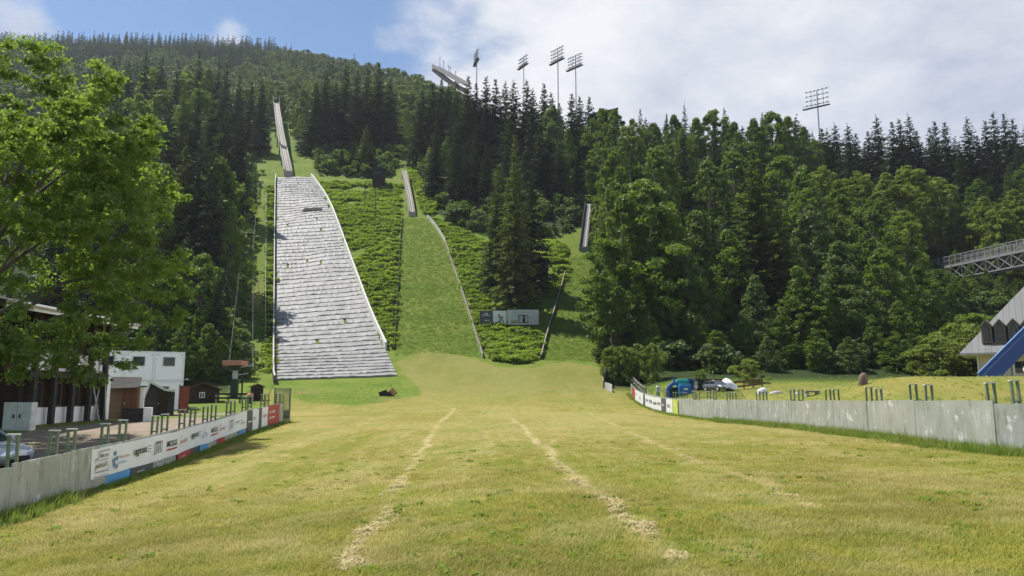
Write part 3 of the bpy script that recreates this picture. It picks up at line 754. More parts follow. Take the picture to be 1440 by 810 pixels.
o = scatter('slope_shrubs', hb0+[bm0[1]], pts, sc3, rng.random(len(pts))*6.28, np.where(rng.random(len(pts)) < .05, 3, rng.integers(0, 3, len(pts))))
o['label'] = 'low green shrubs covering the slope between the ski jumps'; o['category'] = 'shrubs'
# forest undergrowth
ug = []
for _ in range(60):
    x = rng.uniform(-.7, .85, 400); y = rng.uniform(98, 130, 400)+np.where(x > 0, 1, 0); x = x*y; z = T(x, y); u, v = proj(x, y, z)
    m_ = ~inpoly(u, v, clear); ug.append(np.stack([x, y, z-.2], 1)[m_])
ug = np.concatenate(ug); ug = ug[~((ug[:, 0] > 0) & (ug[:, 1] < 110) & (rng.random(len(ug)) < .86))][:2300]
ug2 = []
for _ in range(40):
    y = rng.uniform(126, 290, 400); x = rng.uniform(-.62, .45, 400)*y; z = T(x, y); u, v = proj(x, y, z)
    m_ = ~inpoly(u, v, clear); ug2.append(np.stack([x, y, z-.2], 1)[m_])
ug = np.concatenate([ug, np.concatenate(ug2)[:6500]])
s_ = 1.0+3.4*rng.random(len(ug))**1.5
o = scatter('forest_undergrowth', [bm0[0], bm0[2]], ug, s_, rng.random(len(ug))*6.28, rng.integers(0, 2, len(ug)))
o['label'] = 'dark leafy undergrowth along the foot of the forest'; o['category'] = 'undergrowth'
# far forest: one mass
lp = [lowpoly_tree(500, 1), lowpoly_tree(501, 1), lowpoly_tree(502, 0)]
for m_ in lp: m_.name = 'far_tree'
lp[2].materials[0] = leafmat('far_broadleaf', (.055, .092, .024), (.120, .150, .050), .4)
fp = []
for y0 in np.arange(272, 770, 5.6):
    x = np.arange(-.86*y0, .30*y0, 5.2); x = x+rng.normal(size=len(x))*1.5; y = y0+rng.normal(size=len(x))*1.6
    fp.append(np.stack([x, y, T(x, y)], 1))
fp = np.concatenate(fp)
u, v = proj(fp[:, 0], fp[:, 1], fp[:, 2])
fp = fp[(v < 320) & ~((np.abs(u-392) < 16) & (fp[:, 1] < 300))]
u, v = proj(fp[:, 0], fp[:, 1], fp[:, 2])
mixn = fbm(fp[:, 0], fp[:, 1], 55, 3, 44)+.05+.26*sstep(150, 450, u)-.22*sstep(430, 640, fp[:, 1])*(1-sstep(330, 520, u))+.12*sstep(400, 300, fp[:, 1])
ik = np.where(rng.random(len(fp)) < sstep(.44, .66, mixn), 2, rng.integers(0, 2, len(fp)))
fs = (.60+.62*rng.random(len(fp))**1.2)*np.where(ik == 2, .85, 1.0)
o = scatter('far_forest', lp, fp, np.stack([fs, fs, fs], 1), rng.random(len(fp))*6.28, ik)
o['label'] = 'forest covering the far hillside up to the skyline'; o['category'] = 'forest'

# the big leafy tree on the left, leaf by leaf
M_ash = leafmat('ash_leaves', (.100, .170, .034), (.225, .295, .086), .58, .6, .5, .12)
def big_tree():
    r = np.random.default_rng(5)
    base = Vector((-23.2, 31.5, Tz(-23.2, 31.5)))
    root = thing('broadleaf_tree', 'huge bright green broadleaf tree overhanging the dark chalet on the left', 'tree', base)
    cc = np.array([0.0, 0, 10.2]); rad = np.array([7.5, 6.0, 8.2])
    cen = []; rr = []
    # boughs: foliage gathered on lobes that stick out unevenly
    lob = []
    tries = 0
    while len(lob) < 64 and tries < 4000:
        tries += 1
        d = unit(r.normal(size=3)); d[2] = d[2]*.95+.05
        q = .50+.50*r.random()**.6
        p = cc+d*rad*q
        if p[2] < 2.8: continue
        if all(np.linalg.norm(p-l) > 1.7 for l in lob): lob.append(p)
    lob = [l for l in lob if not (l[2] < 7.6 and l[0] < 2.2 and r.random() < .85)]
    lob += [np.array(p) for p in ((6.7, -.5, 9.4), (7.1, 0, 7.6), (6.9, .8, 6.2), (6.0, -1, 5.0), (6.2, -1.5, 3.6), (5.4, -2, 12.6), (3.6, 0, 15.2), (1.0, .5, 17.0), (-1.5, 0, 17.6), (3.0, -3.0, 3.4), (4.8, -2.4, 4.2), (1.0, -3.6, 4.6), (6.0, -1.2, 10.6), (-3, -3, 16))]
    for l in lob:
        R_ = 1.25+.75*r.random()
        for _ in range(17):
            o_ = unit(r.normal(size=3))*R_*(.45+.75*r.random()); o_[2] *= .62
            cen.append(l+o_); rr.append(.40+.36*r.random())
    cen = np.array(cen); rr = np.array(rr)
    V1, F1 = leafcloud(r, cen, rr, 132, .088, .55, .35, .55, .2)
    cr = link(DATA.objects.new('crown', npmesh('crown', V1, F1, M_ash))); cr.parent = root
    m = MB()
    m.tube([(0, 0, -.4), (.05, 0, 1.5), (.1, .1, 3.4), (.3, 0, 5.6), (.2, .2, 8.4), (.4, 0, 11.5), (.3, .2, 14.5)], [.42, .34, .30, .25, .18, .10, .04], 12)
    m.build('trunk', M_bark2, root)
    for k, l in enumerate(lob[::3]):
        z0 = min(max(2.6, l[2]*.62), 11); p = Vector((.2, .1, z0)); q = Vector(l); mid = p.lerp(q, .5)+Vector((0, 0, .5))
        MB().tube([p, p.lerp(mid, .5)+Vector((0, 0, .1)), mid, mid.lerp(q, .55), q], [.10, .085, .065, .04, .015], 7).build('branch', M_bark2, root)
big_tree()
# ------------------------------------------------------------------ materials of built things
M_sheet = mat('weathered_fence_sheet', (.265, .285, .262), .55, (.335, .35, .325), 1.3, bump=.15, thresh=(.4, .62), stretch=(1, 1, .45))
def sheet_mat():
    m = DATA.materials.new('stained_fence_sheet'); t = NT(nt(m))
    out = t.n('ShaderNodeOutputMaterial'); b = t.n('ShaderNodeBsdfPrincipled'); t.l(b.outputs[0], out.inputs[0])
    g = t.n('ShaderNodeNewGeometry'); pos = g.outputs['Position']; oi = t.n('ShaderNodeObjectInfo')
    mp = t.n('ShaderNodeMapping'); mp.inputs['Scale'].default_value = (1, 1, .3); t.l(pos, mp.inputs[0])
    a = t.noise(1.2, pos, 6, .6); c = t.noise(4.5, mp.outputs[0], 6, .62); d = t.noise(2.1, pos, 7, .7)
    col = t.mix(t.mapr(a, .35, .65), (.235, .262, .235), (.325, .34, .315))
    col = t.mix(t.mapr(oi.outputs['Random'], 0, 1, 0, .5), col, (.30, .30, .25))
    col = t.mix(t.mapr(c, .56, .70, 0, .6), col, (.50, .52, .53))
    col = t.mix(t.mapr(d, .585, .66, 0, .75), col, (.62, .63, .65))
    col = t.mix(t.mapr(c, .45, .30, 0, .7), col, (.13, .14, .12))
    t.l(col, b.inputs['Base Color']); b.inputs['Roughness'].default_value = .5
    return m
M_sheet = sheet_mat()
M_green = mat('green_painted_steel', (.13, .175, .105), .5, (.19, .215, .14), 4)
M_cap = mat('pale_cap', (.62, .62, .57), .6)
M_white = mat('white_paint', (.74, .74, .72), .5, (.66, .66, .64), 2)
M_vinyl = mat('white_banner_vinyl', (.70, .71, .71), .45, (.62, .63, .64), 1.2)
M_black = mat('black_print', (.02, .02, .022), .5)
M_grey = mat('grey_print', (.20, .21, .22), .5)
M_redp = mat('red_print', (.42, .05, .05), .5)
M_red = mat('red_vinyl', (.40, .055, .06), .5, (.33, .05, .055), 2)
M_gold = mat('bronze_print', (.20, .15, .07), .5)
M_bluep = mat('blue_print', (.05, .17, .36), .5)
M_sky = mat('light_blue_vinyl', (.10, .30, .56), .5, (.08, .25, .48), 2)
M_slate = mat('slate_vinyl', (.085, .09, .105), .5)
M_lime = mat('lime_vinyl', (.47, .56, .09), .5)
M_dwood = plank('dark_brown_boards', (.024, .016, .011), (.042, .026, .017), .16, 0)
M_bwood = plank('red_brown_boards', (.10, .048, .026), (.145, .07, .036), .14, 0)
M_gwood = mat('grey_weathered_wood', (.30, .275, .235), .85, (.19, .17, .145), 5, bump=.3, stretch=(1, 1, .4))
M_lwood = mat('silver_weathered_boards', (.46, .45, .42), .8, (.33, .315, .29), 4, bump=.3)
M_tar = mat('dark_tarred_wood', (.028, .025, .022), .85, (.05, .044, .038), 4)
M_conc = mat('concrete', (.36, .35, .33), .85, (.27, .265, .25), 1.5, bump=.2)
M_steel = mat('galvanised_steel', (.46, .47, .48), .5, (.38, .39, .40), 3, metal=.2)
M_dsteel = mat('dark_steel', (.06, .065, .07), .5, metal=.4)
M_glass = glass('dark_glass')
M_frame = mat('brown_window_frame', (.09, .05, .03), .6)

# ------------------------------------------------------------------ fences along the field
class Path:
    def __init__(s, pts):
        s.p = [Vector((a, b)) for a, b in pts]; s.l = [0]
        for a, b in zip(s.p[:-1], s.p[1:]): s.l.append(s.l[-1]+(b-a).length)
        s.L = s.l[-1]
    def at(s, q):
        q = max(0, min(s.L, q)); k = 0
        while k < len(s.l)-2 and s.l[k+1] < q: k += 1
        f = (q-s.l[k])/(s.l[k+1]-s.l[k]); return s.p[k].lerp(s.p[k+1], f), (s.p[k+1]-s.p[k]).normalized()
    def s_of_u(s, u):
        best = None
        for k in range(0, int(s.L*20)+1):
            p, _ = s.at(k/20); uu = proj(p.x, p.y, .8)[0]
            if best is None or abs(uu-u) < best[0]: best = (abs(uu-u), k/20)
        return best[1]
PL = Path(LF); PR = Path(RF)
def gz2(p): return Tz(p.x, p.y)
def make_post():
    mb = MB(); w_ = .088
    for sg in (-1, 1): mb.box(sg*w_-.028, sg*w_+.028, -.028, .028, -.3, 1.70)
    for z in (.75, 1.22): mb.box(-w_+.028, w_-.028, -.02, .02, z-.022, z+.022)
    a = mb.build('post', M_green)
    b = MB().box(-w_-.04, w_+.04, -.045, .045, 1.70, 1.73).build('cap', M_cap, a)
    return a
post0 = make_post()
def fence(name, label, path, plen, side, hh, s0=0):
    p0, _ = path.at(0); root = thing(name, label, 'fence', (p0.x, p0.y, gz2(p0)))
    n = int((path.L-s0)/plen); fs = random.Random(3)
    for k in range(n):
        a, _ = path.at(s0+k*plen+.02); b, _ = path.at(s0+(k+1)*plen-.02); d = (b-a).normalized()
        nn = Vector((d.y, -d.x))*side
        za, zb = gz2(a)+.05+fs.uniform(-.04, .04), gz2(b)+.05+fs.uniform(-.04, .04)
        h = hh+.04+fs.uniform(-.03, .03); lean = fs.uniform(-.015, .015)
        m = MB(); V_ = []
        for p, z in ((a, za), (b, zb)):
            for t_, q in ((0, 0), (0, .03)):
                V_.append((p.x+nn.x*q, p.y+nn.y*q, z))
            for q in (.03, 0):
                V_.append((p.x+nn.x*(q+lean), p.y+nn.y*(q+lean), z+h))
        m.add(V_, [(0, 1, 2, 3), (7, 6, 5, 4), (0, 4, 5, 1), (1, 5, 6, 2), (2, 6, 7, 3), (3, 7, 4, 0)])
        m.build('panel', M_sheet, root, root.location)
    for k in range(0, n+1):
        for dd in (-.46, .46):
            q = s0+k*plen+dd+fs.uniform(-.08, .08)
            if q < 0 or q > path.L: continue
            p, d = path.at(q); nn = Vector((d.y, -d.x))*side
            p = p-nn*(.17+fs.uniform(0, .10))
            c = copy_tree(post0, root); c.location = Vector((p.x, p.y, gz2(p)+fs.uniform(-.06, .05)))-root.location
            c.rotation_euler = (fs.uniform(-.025, .025), fs.uniform(-.025, .025), math.atan2(d.y, d.x)+math.pi/2+fs.uniform(-.2, .2))
    return root
fence('sheet_metal_fence', 'low grey sheet fence with green posts along the left edge of the meadow', PL, 3.05, 1, 1.04, .55)
fence('sheet_metal_fence', 'low stained grey sheet fence with green posts along the right edge of the meadow', PR, 4.02, -1, 1.15, 2.25)
for ch in list(post0.children): DATA.objects.remove(ch)
DATA.objects.remove(post0)

class Strip:
    """the face of a fence: x metres along from s0, y metres above the ground"""
    def __init__(s, path, s0, side, rev=False): s.path, s.s0, s.side, s.rev = path, s0, side, rev
    def pt(s, x, y, off):
        q = s.s0+(-x if s.rev else x); p, d = s.path.at(q); n = Vector((d.y, -d.x))*s.side
        return Vector((p.x+n.x*off, p.y+n.y*off, gz2(p)+y))
def cloth(st, w_, z0, z1, m, off=.085, wr=.014, seed=0, name='banner', nz=6, sag=True):
    r = random.Random(seed); n = max(3, int(w_/.12)); mb = MB(); ph = [r.random()*6 for _ in range(4)]
    V_ = []
    for i in range(n+1):
        x = w_*i/n
        for j in range(nz+1):
            f = j/nz; o_ = off+wr*(math.sin(x*3.1+ph[0]+f*2)*.5+math.sin(x*7.3-f*3+ph[1])*.35+math.sin(x*1.2+ph[2]))*(1.15-f*.5)
            dz = -.02*abs(math.sin(x*1.0+ph[3])) if sag else 0
            V_.append(st.pt(x, z0+(z1-z0)*f+dz, max(off*.8, o_)))
    F_ = [(i*(nz+1)+j, (i+1)*(nz+1)+j, (i+1)*(nz+1)+j+1, i*(nz+1)+j+1) for i in range(n) for j in range(nz)]
    mb.add(V_, F_, True)
    back = [st.pt(w_*i/n, z0+(z1-z0)*j/nz-.001, off*.75) for i in range(n+1) for j in range(nz+1)]
    mb.add(back, [tuple(reversed(f)) for f in F_])
    return mb
def put_text(st, x, y, s_, size, m, parent, wmax=None, bold=False, off=.118, slant=0.0, name='lettering'):
    v, f, w_, h_ = text_bits(s_, size, bold)
    if not v: return
    k = min(1.6, wmax/w_) if wmax else 1
    mb = MB(); mb.add([st.pt(x+p[0]*k+p[1]*slant, y+p[1], off) for p in v], f)
    return mb.build(name, m, parent, parent.location)
def put_box(st, x0, x1, y0, y1, m, parent, off=.118, name='print'):
    mb = MB(); n = max(1, int((x1-x0)/.4)); V_ = []
    for i in range(n+1):
        x = x0+(x1-x0)*i/n; V_ += [st.pt(x, y0, off), st.pt(x, y1, off)]
    mb.add(V_, [(2*i, 2*i+2, 2*i+3, 2*i+1) for i in range(n)])
    return mb.build(name, m, parent, parent.location)
def put_poly(st, polys, m, parent, off=.119, name='emblem'):
    mb = MB()
    for P_ in polys: mb.add([st.pt(x, y, off) for x, y in P_], [tuple(range(len(P_)))])
    return mb.build(name, m, parent, parent.location)
def stroke(pts, w_):
    out = []
    for (a, b), (c, d) in zip(pts[:-1], pts[1:]):
        L = math.hypot(c-a, d-b) or 1; nx_, ny_ = -(d-b)/L*w_/2, (c-a)/L*w_/2
        out.append([(a+nx_, b+ny_), (a-nx_, b-ny_), (c-nx_, d-ny_), (c+nx_, d+ny_)])
    return out
def banner(path, u0, u1, side, z0, z1, m, label, rev=False, seed=0, name='banner', off=.085, wr=.014, cat='banner'):
    s0, s1 = path.s_of_u(u0), path.s_of_u(u1); st = Strip(path, s0, side, rev); w_ = abs(s1-s0)
    loc = st.pt(0, 0, 0); root = thing(name, label, cat, loc)
    cloth(st, w_, z0, z1, m, off, wr, seed).build('cloth', m, root, loc)
    return root, st, w_, s0
B1, st, W1, S0 = banner(PL, 127, 345, 1, .33, 1.10, M_vinyl, 'long white banner with a row of sponsor logos on the left fence', seed=4)
sx_ = lambda u: PL.s_of_u(u)-S0
def seg(u0, u1): a = sx_(u0); return a, sx_(u1)-a
x, w_ = seg(131, 151)
put_poly(st, stroke([(x+.06, .50), (x+.06, .62), (x+.16, .62)], .022)+stroke([(x+.06, .72), (x+.03, .80), (x+.10, .84), (x+.16, .80)], .02)+stroke([(x+.16, .74), (x+.22, 1.0), (x+w_, 1.02)], .022)+stroke([(x+.05, .47), (x+w_, .47)], .022)+stroke([(x+w_, .47), (x+w_, .62)], .018), M_gold, B1)
put_text(st, x+w_*.34, .83, 'ětrvi', .16, M_gold, B1, w_*.6, True); put_box(st, x+w_*.32, x+w_*.95, .76, .775, M_gold, B1)
put_text(st, x+w_*.10, .54, 'jabloň', .17, M_gold, B1, w_*.8, True)
put_text(st, x+.02, .31, 'www.etrvi-jablon.cz', .075, M_grey, B1, w_*1.05)
x, w_ = seg(157, 181)
put_poly(st, [[(x+.10+.05*math.cos(a)+dx, .62+.07*math.sin(a)+dy) for a in [k*.785 for k in range(8)]] for dx, dy in ((0, .25), (.12, .10), (0, -.06), (.14, -.12), (-.05, .06))], M_bluep, B1)
put_text(st, x+.34, .70, 'Ministerstvo', .12, M_redp, B1, w_-.36); put_text(st, x+.34, .55, 'školství', .12, M_sky, B1, w_*.5)
def agross(u0, u1):
    x, w_ = seg(u0, u1); put_text(st, x, .62, 'agoss', .30, M_black, B1, w_*.72, True, slant=.15)
    for k in range(3): put_box(st, x+w_*.78, x+w_, .67+k*.085, .69+k*.085, M_bluep, B1)
def arches(u0, u1):
    x, w_ = seg(u0, u1); P_ = []
    for k in range(4):
        c = x+w_*(.2+.2*k)
        P_ += stroke([(c-w_*.13+.0, .55), (c-w_*.13, .78), (c-w_*.07, .88), (c+w_*.04, .92), (c+w_*.09, .86), (c+w_*.09, .55)], .026)
    P_ += stroke([(x, .56), (x+w_*.2, .53)], .024)
    put_poly(st, P_, M_black, B1)
def mogul(u0, u1):
    x, w_ = seg(u0, u1); put_text(st, x, .66, 'MOGUL', .27, M_black, B1, w_, True); put_box(st, x, x+w_*.95, .545, .60, M_redp, B1)
def script(u0, u1):
    x, w_ = seg(u0, u1); put_text(st, x+.04, .64, 'svelio', .22, M_redp, B1, w_*.92, slant=.2)
    put_poly(st, stroke([(x, .56), (x+.05, .86), (x+.12, .92), (x+.14, .84)], .022), M_redp, B1)
def bluelogo(u0, u1):
    x, w_ = seg(u0, u1); put_poly(st, stroke([(x, .72), (x+w_*.14, .56), (x+w_*.26, .86)], .03), M_bluep, B1)
    put_text(st, x+w_*.34, .70, 'svaz', .13, M_grey, B1, w_*.6); put_text(st, x+w_*.34, .57, 'lyžařů', .11, M_sky, B1, w_*.6)
agross(186, 210); arches(214, 227); mogul(233, 247); script(251, 265); agross(267, 280); bluelogo(282, 292); mogul(295, 304); script(307, 316); arches(320, 326)
x, w_ = seg(328, 335); put_text(st, x, .66, 'energie', .17, M_grey, B1, w_); x, w_ = seg(336, 343); put_text(st, x, .70, 'obec', .14, M_bluep, B1, w_*.9); put_box(st, x, x+w_, .6, .63, M_grey, B1)
def low(u0, u1, m, lab, z1=.30, seed=0, txt=None):
    b_, s_, w__, _ = banner(PL, u0, u1, 1, .02, z1, m, lab, seed=seed, off=.07, wr=.010)
    if txt: put_text(s_, w__*.25, .12, txt, .10, M_white, b_, w__*.5, off=.10)
low(152, 184, M_sky, 'light blue cloth hanging under the white banner, nearest the bare fence sheets', .36, 1)
low(185, 216, M_slate, 'dark slate cloth with small white writing under the long white banner', .33, 2, 'partner')
low(250, 268, M_red, 'red cloth under the word with the red underline on the white banner', .31, 3, 'partner')
low(268, 280, M_slate, 'dark slate cloth between the red and blue cloths under the banner', .30, 7)
low(281, 293, M_sky, 'light blue cloth midway along under the white banner', .31, 4)
low(306, 316, M_red, 'small red cloth under the far half of the white banner', .30, 5)
low(335, 344, M_sky, 'small light blue cloth at the far end under the white banner', .30, 6)
b_, s_, w__, _ = banner(PL, 345.5, 352.5, 1, .10, 1.10, M_slate, 'dark grey banner beside the far end of the long white banner', seed=8); put_box(s_, .1, w__-.1, .55, .60, M_white, b_)
b_, s_, w__, _ = banner(PL, 353, 361.5, 1, .12, 1.10, M_vinyl, 'short white banner between two dark grey banners on the left fence', seed=9); put_text(s_, .1, .6, 'liga', .2, M_bluep, b_, w__*.7)
banner(PL, 362, 366, 1, .12, 1.10, M_slate, 'narrow dark grey banner nearer the red banner on the left fence', seed=10)
b_, s_, w__, _ = banner(PL, 366.5, 374.5, 1, .12, 1.10, M_vinyl, 'short white banner with red mark next to the red banner', seed=11); put_text(s_, .15, .55, 'tipos', .26, M_redp, b_, w__*.8)
b_, s_, w__, _ = banner(PL, 375, 391, 1, .10, 1.12, M_red, 'red banner with white lettering at the far end of the left fence', seed=12)
for k in range(2): put_text(s_, .15, .72-.34*k, ('ski klub', 'partner')[k], .22, M_vinyl, b_, w__*.8, True)
# banners of the right fence: read from the field, so they run back towards the camera
def rban(u0, u1, m, lab, seed, marks=()):
    b_, s_, w__, _ = banner(PR, u0, u1, -1, .10, 1.16, m, lab, rev=True, seed=seed)
    for fx, fy, txt, sz, mm, wf_ in marks: put_text(s_, w__*fx, fy, txt, sz, mm, b_, w__*wf_, True)
rban(889.6, 894, M_red, 'faded red banner at the far end of the right fence', 21)
rban(894.3, 906, M_vinyl, 'white banner with faint marks beside the faded red banner', 22, ((.1, .6, 'liga', .4, M_grey, .3), (.55, .5, 'klub', .4, M_grey, .35)))
rban(906.3, 908.3, M_slate, 'narrow dark banner between two white banners on the right fence', 23)
rban(908.6, 931, M_vinyl, 'long white banner with black scribbled logos on the right fence', 24, ((.05, .5, 'agoss', .4, M_bluep, .2), (.3, .55, 'MOGUL', .4, M_black, .2), (.56, .5, 'svelio', .45, M_black, .2), (.8, .5, 'partner', .4, M_black, .17)))
rban(931.3, 938, M_slate, 'slate blue banner between white banners on the right fence', 25, ((.2, .55, 'obec', .3, M_vinyl, .6),))
rban(938.3, 947, M_vinyl, 'short white banner beside the lime green banner', 26, ((.2, .5, 'klub', .45, M_grey, .6),))
rban(947.3, 955, M_lime, 'lime green banner next to the bare sheets of the right fence', 27, ((.3, .62, 'lesy', .3, M_vinyl, .5),))

# ------------------------------------------------------------------ ski jumps
def dense(pts, n):
    out = []
    for a, b in zip(pts[:-1], pts[1:]):
        for k in range(n): out.append(tuple(a[i]+(b[i]-a[i])*k/n for i in range(len(a))))
    return out+[tuple(pts[-1])]
def ground_line(pix, n=6, lift=0.0):
    out = []
    for p in dense(pix, n):
        h_ = hit(*p)
        if h_ is not None: out.append(h_+Vector((0, 0, lift)))
    return out
def smooth_line(L, it=3):
    L = [Vector(p) for p in L]
    for _ in range(it):
        L = [L[0]]+[(L[i-1]+L[i]*2+L[i+1])/4 for i in range(1, len(L)-1)]+[L[-1]]
    return L
def board_line(name, pix, h, th, m, parent, n=6, z0=0.0, posts=None):
    L = smooth_line(ground_line(pix, n)); o = MB().wall(L, h, th, z0).build(name, m, parent, parent.location)
    if posts:
        for p in L[::posts]:
            MB().box(p.x-.06, p.x+.06, p.y+.03, p.y+.15, p.z-.2, p.z+h+z0+.05).build('board_post', M_gwood, o, parent.location)
    return o
def sweep(L, prof):
    """loft a cross section (across, up) along points; across is horizontal"""
    L = [Vector(p) for p in L]; n = len(prof); V_ = []
    for i, p in enumerate(L):
        d = L[min(i+1, len(L)-1)]-L[max(i-1, 0)]; h = Vector((d.x, d.y, 0)).normalized(); a = Vector((h.y, -h.x, 0))
        up = a.cross(d.normalized())
        if up.z < 0: up = -up
        V_ += [p+a*x_+up*y_ for x_, y_ in prof]
    F_ = [(i*n+k, i*n+(k+1) % n, (i+1)*n+(k+1) % n, (i+1)*n+k) for i in range(len(L)-1) for k in range(n)]
    F_ += [tuple(range(n-1, -1, -1)), tuple((len(L)-1)*n+k for k in range(n))]
    return MB().add(V_, F_)
def inrun(root, cen, width, deckm, railm, rail_h=.9, support=True, table_h=1.4, sup_every=4):
    L = smooth_line([at(*c) for c in dense(cen, 5)], 4); hw = width/2
    sweep(L, [(-hw, -.35), (hw, -.35), (hw, 0), (-hw, 0)]).build('inrun_deck', deckm, root, root.location)
    for sg in (-1, 1):
        a0, a1 = (sg*hw, sg*(hw+.14)) if sg > 0 else (sg*(hw+.14), sg*hw)
        sweep(L, [(a0, -.5), (a1, -.5), (a1, rail_h), (a0, rail_h)]).build('side_rail', railm, root, root.location)
    for sg in (-.28, .28):
        sweep(L, [(sg-.09, .004), (sg+.09, .004), (sg+.09, .06), (sg-.09, .06)]).build('ski_track', M_lwood, root, root.location)
    p = L[0]; d = (L[1]-L[0]); d.z = 0; d.normalize(); a = Vector((d.y, -d.x, 0))
    tb = MB(); q = p-d*.1
    V_ = [q-a*(hw+.3)+Vector((0, 0, -table_h)), q+a*(hw+.3)+Vector((0, 0, -table_h)), q+a*(hw+.3)+Vector((0, 0, .05)), q-a*(hw+.3)+Vector((0, 0, .05))]
    V_ += [v+d*2.2 for v in V_]
    tb.add(V_, [(0, 1, 2, 3), (7, 6, 5, 4), (0, 4, 5, 1), (1, 5, 6, 2), (2, 6, 7, 3), (3, 7, 4, 0)]); tb.build('takeoff_table', M_gwood, root, root.location)
    tl = MB(); tl.bar(q-a*(hw+.3)+Vector((0, 0, .09)), q+a*(hw+.3)+Vector((0, 0, .09)), .12, .14); tl.build('takeoff_edge', M_lwood, root, root.location)
    if support:
        for i in range(3, len(L), sup_every):
            p = L[i]; g = Tz(p.x, p.y)
            if p.z-g < 1.0: continue
            s = MB()
            for sg in (-1, 1):
                q = p+a*sg*(hw-.15); s.bar((q.x, q.y, Tz(q.x, q.y)-.4), (q.x, q.y, p.z-.36), .28)
            s.bar(p-a*hw+Vector((0, 0, -.55)), p+a*hw+Vector((0, 0, -.55)), .25, .3)
            s.build('trestle', M_tar, root, root.location)
    return L
# big jump: plastic mat slope
SL = [(250, 390, 437), (262, 389, 446), (280, 389, 458), (300, 388.5, 467.5), (330, 388, 478.5), (360, 388, 489), (400, 387.5, 503.5), (450, 387, 521.5), (495, 386.5, 542), (515, 386.5, 551), (532, 386.5, 558)]
r0 = hit(470, 533)
big = thing('ski_jump', 'big ski jump with pale grey plastic mat slope and long raised inrun', 'ski jump', r0)
rowsL = smooth_line(ground_line([(a, v+3*min(1, (v-250)/280)) for v, a, b in SL], 5), 4); rowsR = smooth_line(ground_line([(b, v-3*min(1, (v-250)/280)) for v, a, b in SL], 5), 4)
nr = 62; nc = 34
def along(L, f):
    seg_ = [0]
    for a, b in zip(L[:-1], L[1:]): seg_.append(seg_[-1]+(b-a).length)
    q = f*seg_[-1]; k = 0
    while k < len(seg_)-2 and seg_[k+1] < q: k += 1
    return L[k].lerp(L[k+1], (q-seg_[k])/(seg_[k+1]-seg_[k]))
mb = MB(); rs = random.Random(8); UVr = []
nseg = 34
for i in range(nr):
    f0, f1 = i/nr, (i+1)/nr
    a0, a1, b0, b1 = along(rowsL, f0), along(rowsL, f1), along(rowsR, f0), along(rowsR, f1)
    V_ = []; ph = rs.random()*9; am = rs.uniform(.10, .34)
    for j in range(nseg+1):
        t_ = j/nseg; p, q = a0.lerp(b0, t_), a1.lerp(b1, t_)
        dn = (q-p); jt = 1.15*am*(math.sin(t_*7+ph)+.7*math.sin(t_*17+ph*2)+.6*math.sin(t_*41+ph*3)+rs.uniform(-.5, .5))*.3
        q = q+dn.normalized()*max(-.35, jt+.05)
        lift0 = .14; lift1 = .25+rs.uniform(-.04, .09)
        pz = Tz(p.x, p.y); qz = Tz(q.x, q.y)
        V_ += [Vector((p.x, p.y, pz+lift0)), Vector((q.x, q.y, qz+lift1)), Vector((q.x, q.y-.02, qz+.05))]
    for j in range(nseg):
        k0, k1 = 3*j, 3*j+3
        if rs.random() < .004: continue
        mb.add([V_[k0], V_[k0+1], V_[k1+1], V_[k1], V_[k0+2], V_[k1+2]], [(0, 1, 2, 3), (1, 4, 5, 2)])
def mat_mats():
    m = DATA.materials.new('plastic_mats'); t = NT(nt(m))
    out = t.n('ShaderNodeOutputMaterial'); b = t.n('ShaderNodeBsdfPrincipled'); t.l(b.outputs[0], out.inputs[0])
    tc_ = t.n('ShaderNodeTexCoord'); pos = tc_.outputs['Object']
    mp = t.n('ShaderNodeMapping'); mp.inputs['Rotation'].default_value = (0, 0, R(-20)); mp.inputs['Scale'].default_value = (.22, 1.5, 1.2); t.l(pos, mp.inputs[0])
    mq = t.n('ShaderNodeMapping'); mq.inputs['Rotation'].default_value = (0, 0, R(-20)); mq.inputs['Scale'].default_value = (1.2, .12, .1); t.l(pos, mq.inputs[0])
    a = t.noise(1.6, mp.outputs[0], 6, .65); c = t.noise(.35, pos, 4, .6); d = t.noise(2.2, pos, 5, .7); e = t.noise(1.4, mq.outputs[0], 4, .6)
    col = t.mix(t.mapr(a, .36, .62), (.135, .133, .128), (.235, .232, .225))
    col = t.mix(t.mapr(c, .45, .68, 0, .55), col, (.31, .308, .30))
    col = t.mix(t.mapr(e, .56, .66, 0, .40), col, (.10, .105, .10))
    col = t.mix(t.mapr(d, .66, .75, 0, .8), col, (.06, .065, .05))
    t.l(col, b.inputs['Base Color']); b.inputs['Roughness'].default_value = .6; b.inputs['Specular IOR Level'].default_value = .25
    return m
mb.build('landing_slope', mat_mats(), big, r0)
board_line('side_board', [(b+.5, v-3*min(1, (v-250)/280)) for v, a, b in SL[:9]], 1.3, .30, mat('bleached_board', (.60, .59, .56), .8, (.48, .47, .44), 2), big, 5, 0)
board_line('side_board', [(a-2.6, v+3*min(1, (v-250)/280)) for v, a, b in SL]+[(386, 541)], 1.1, .12, M_tar, big, 5, 0)
board_line('rail_cap', [(a-2.4, v+3*min(1, (v-250)/280)) for v, a, b in SL]+[(386, 541)], .16, .2, M_lwood, big, 5, 1.1)
L = inrun(big, [(u, v, above(u, v, l)) for u, v, l in ((405.5, 241, 1.6), (402, 225, 3.0), (397.8, 205, 4.0), (394, 185, 5.5), (391, 165, 7), (388.5, 145, 8.5))], 1.8, mat('grey_inrun_planks', (.23, .195, .16), .8, (.15, .13, .11), 2.5), M_lwood, .65, True, 2.0, 4)
tp = L[-1]
for sg in (-1, 1):
    MB().bar((tp.x+sg*1.2, tp.y, tp.z-3), (tp.x+sg*1.3, tp.y, tp.z+3.4), .22).build('gate_post', M_lwood, big, r0)
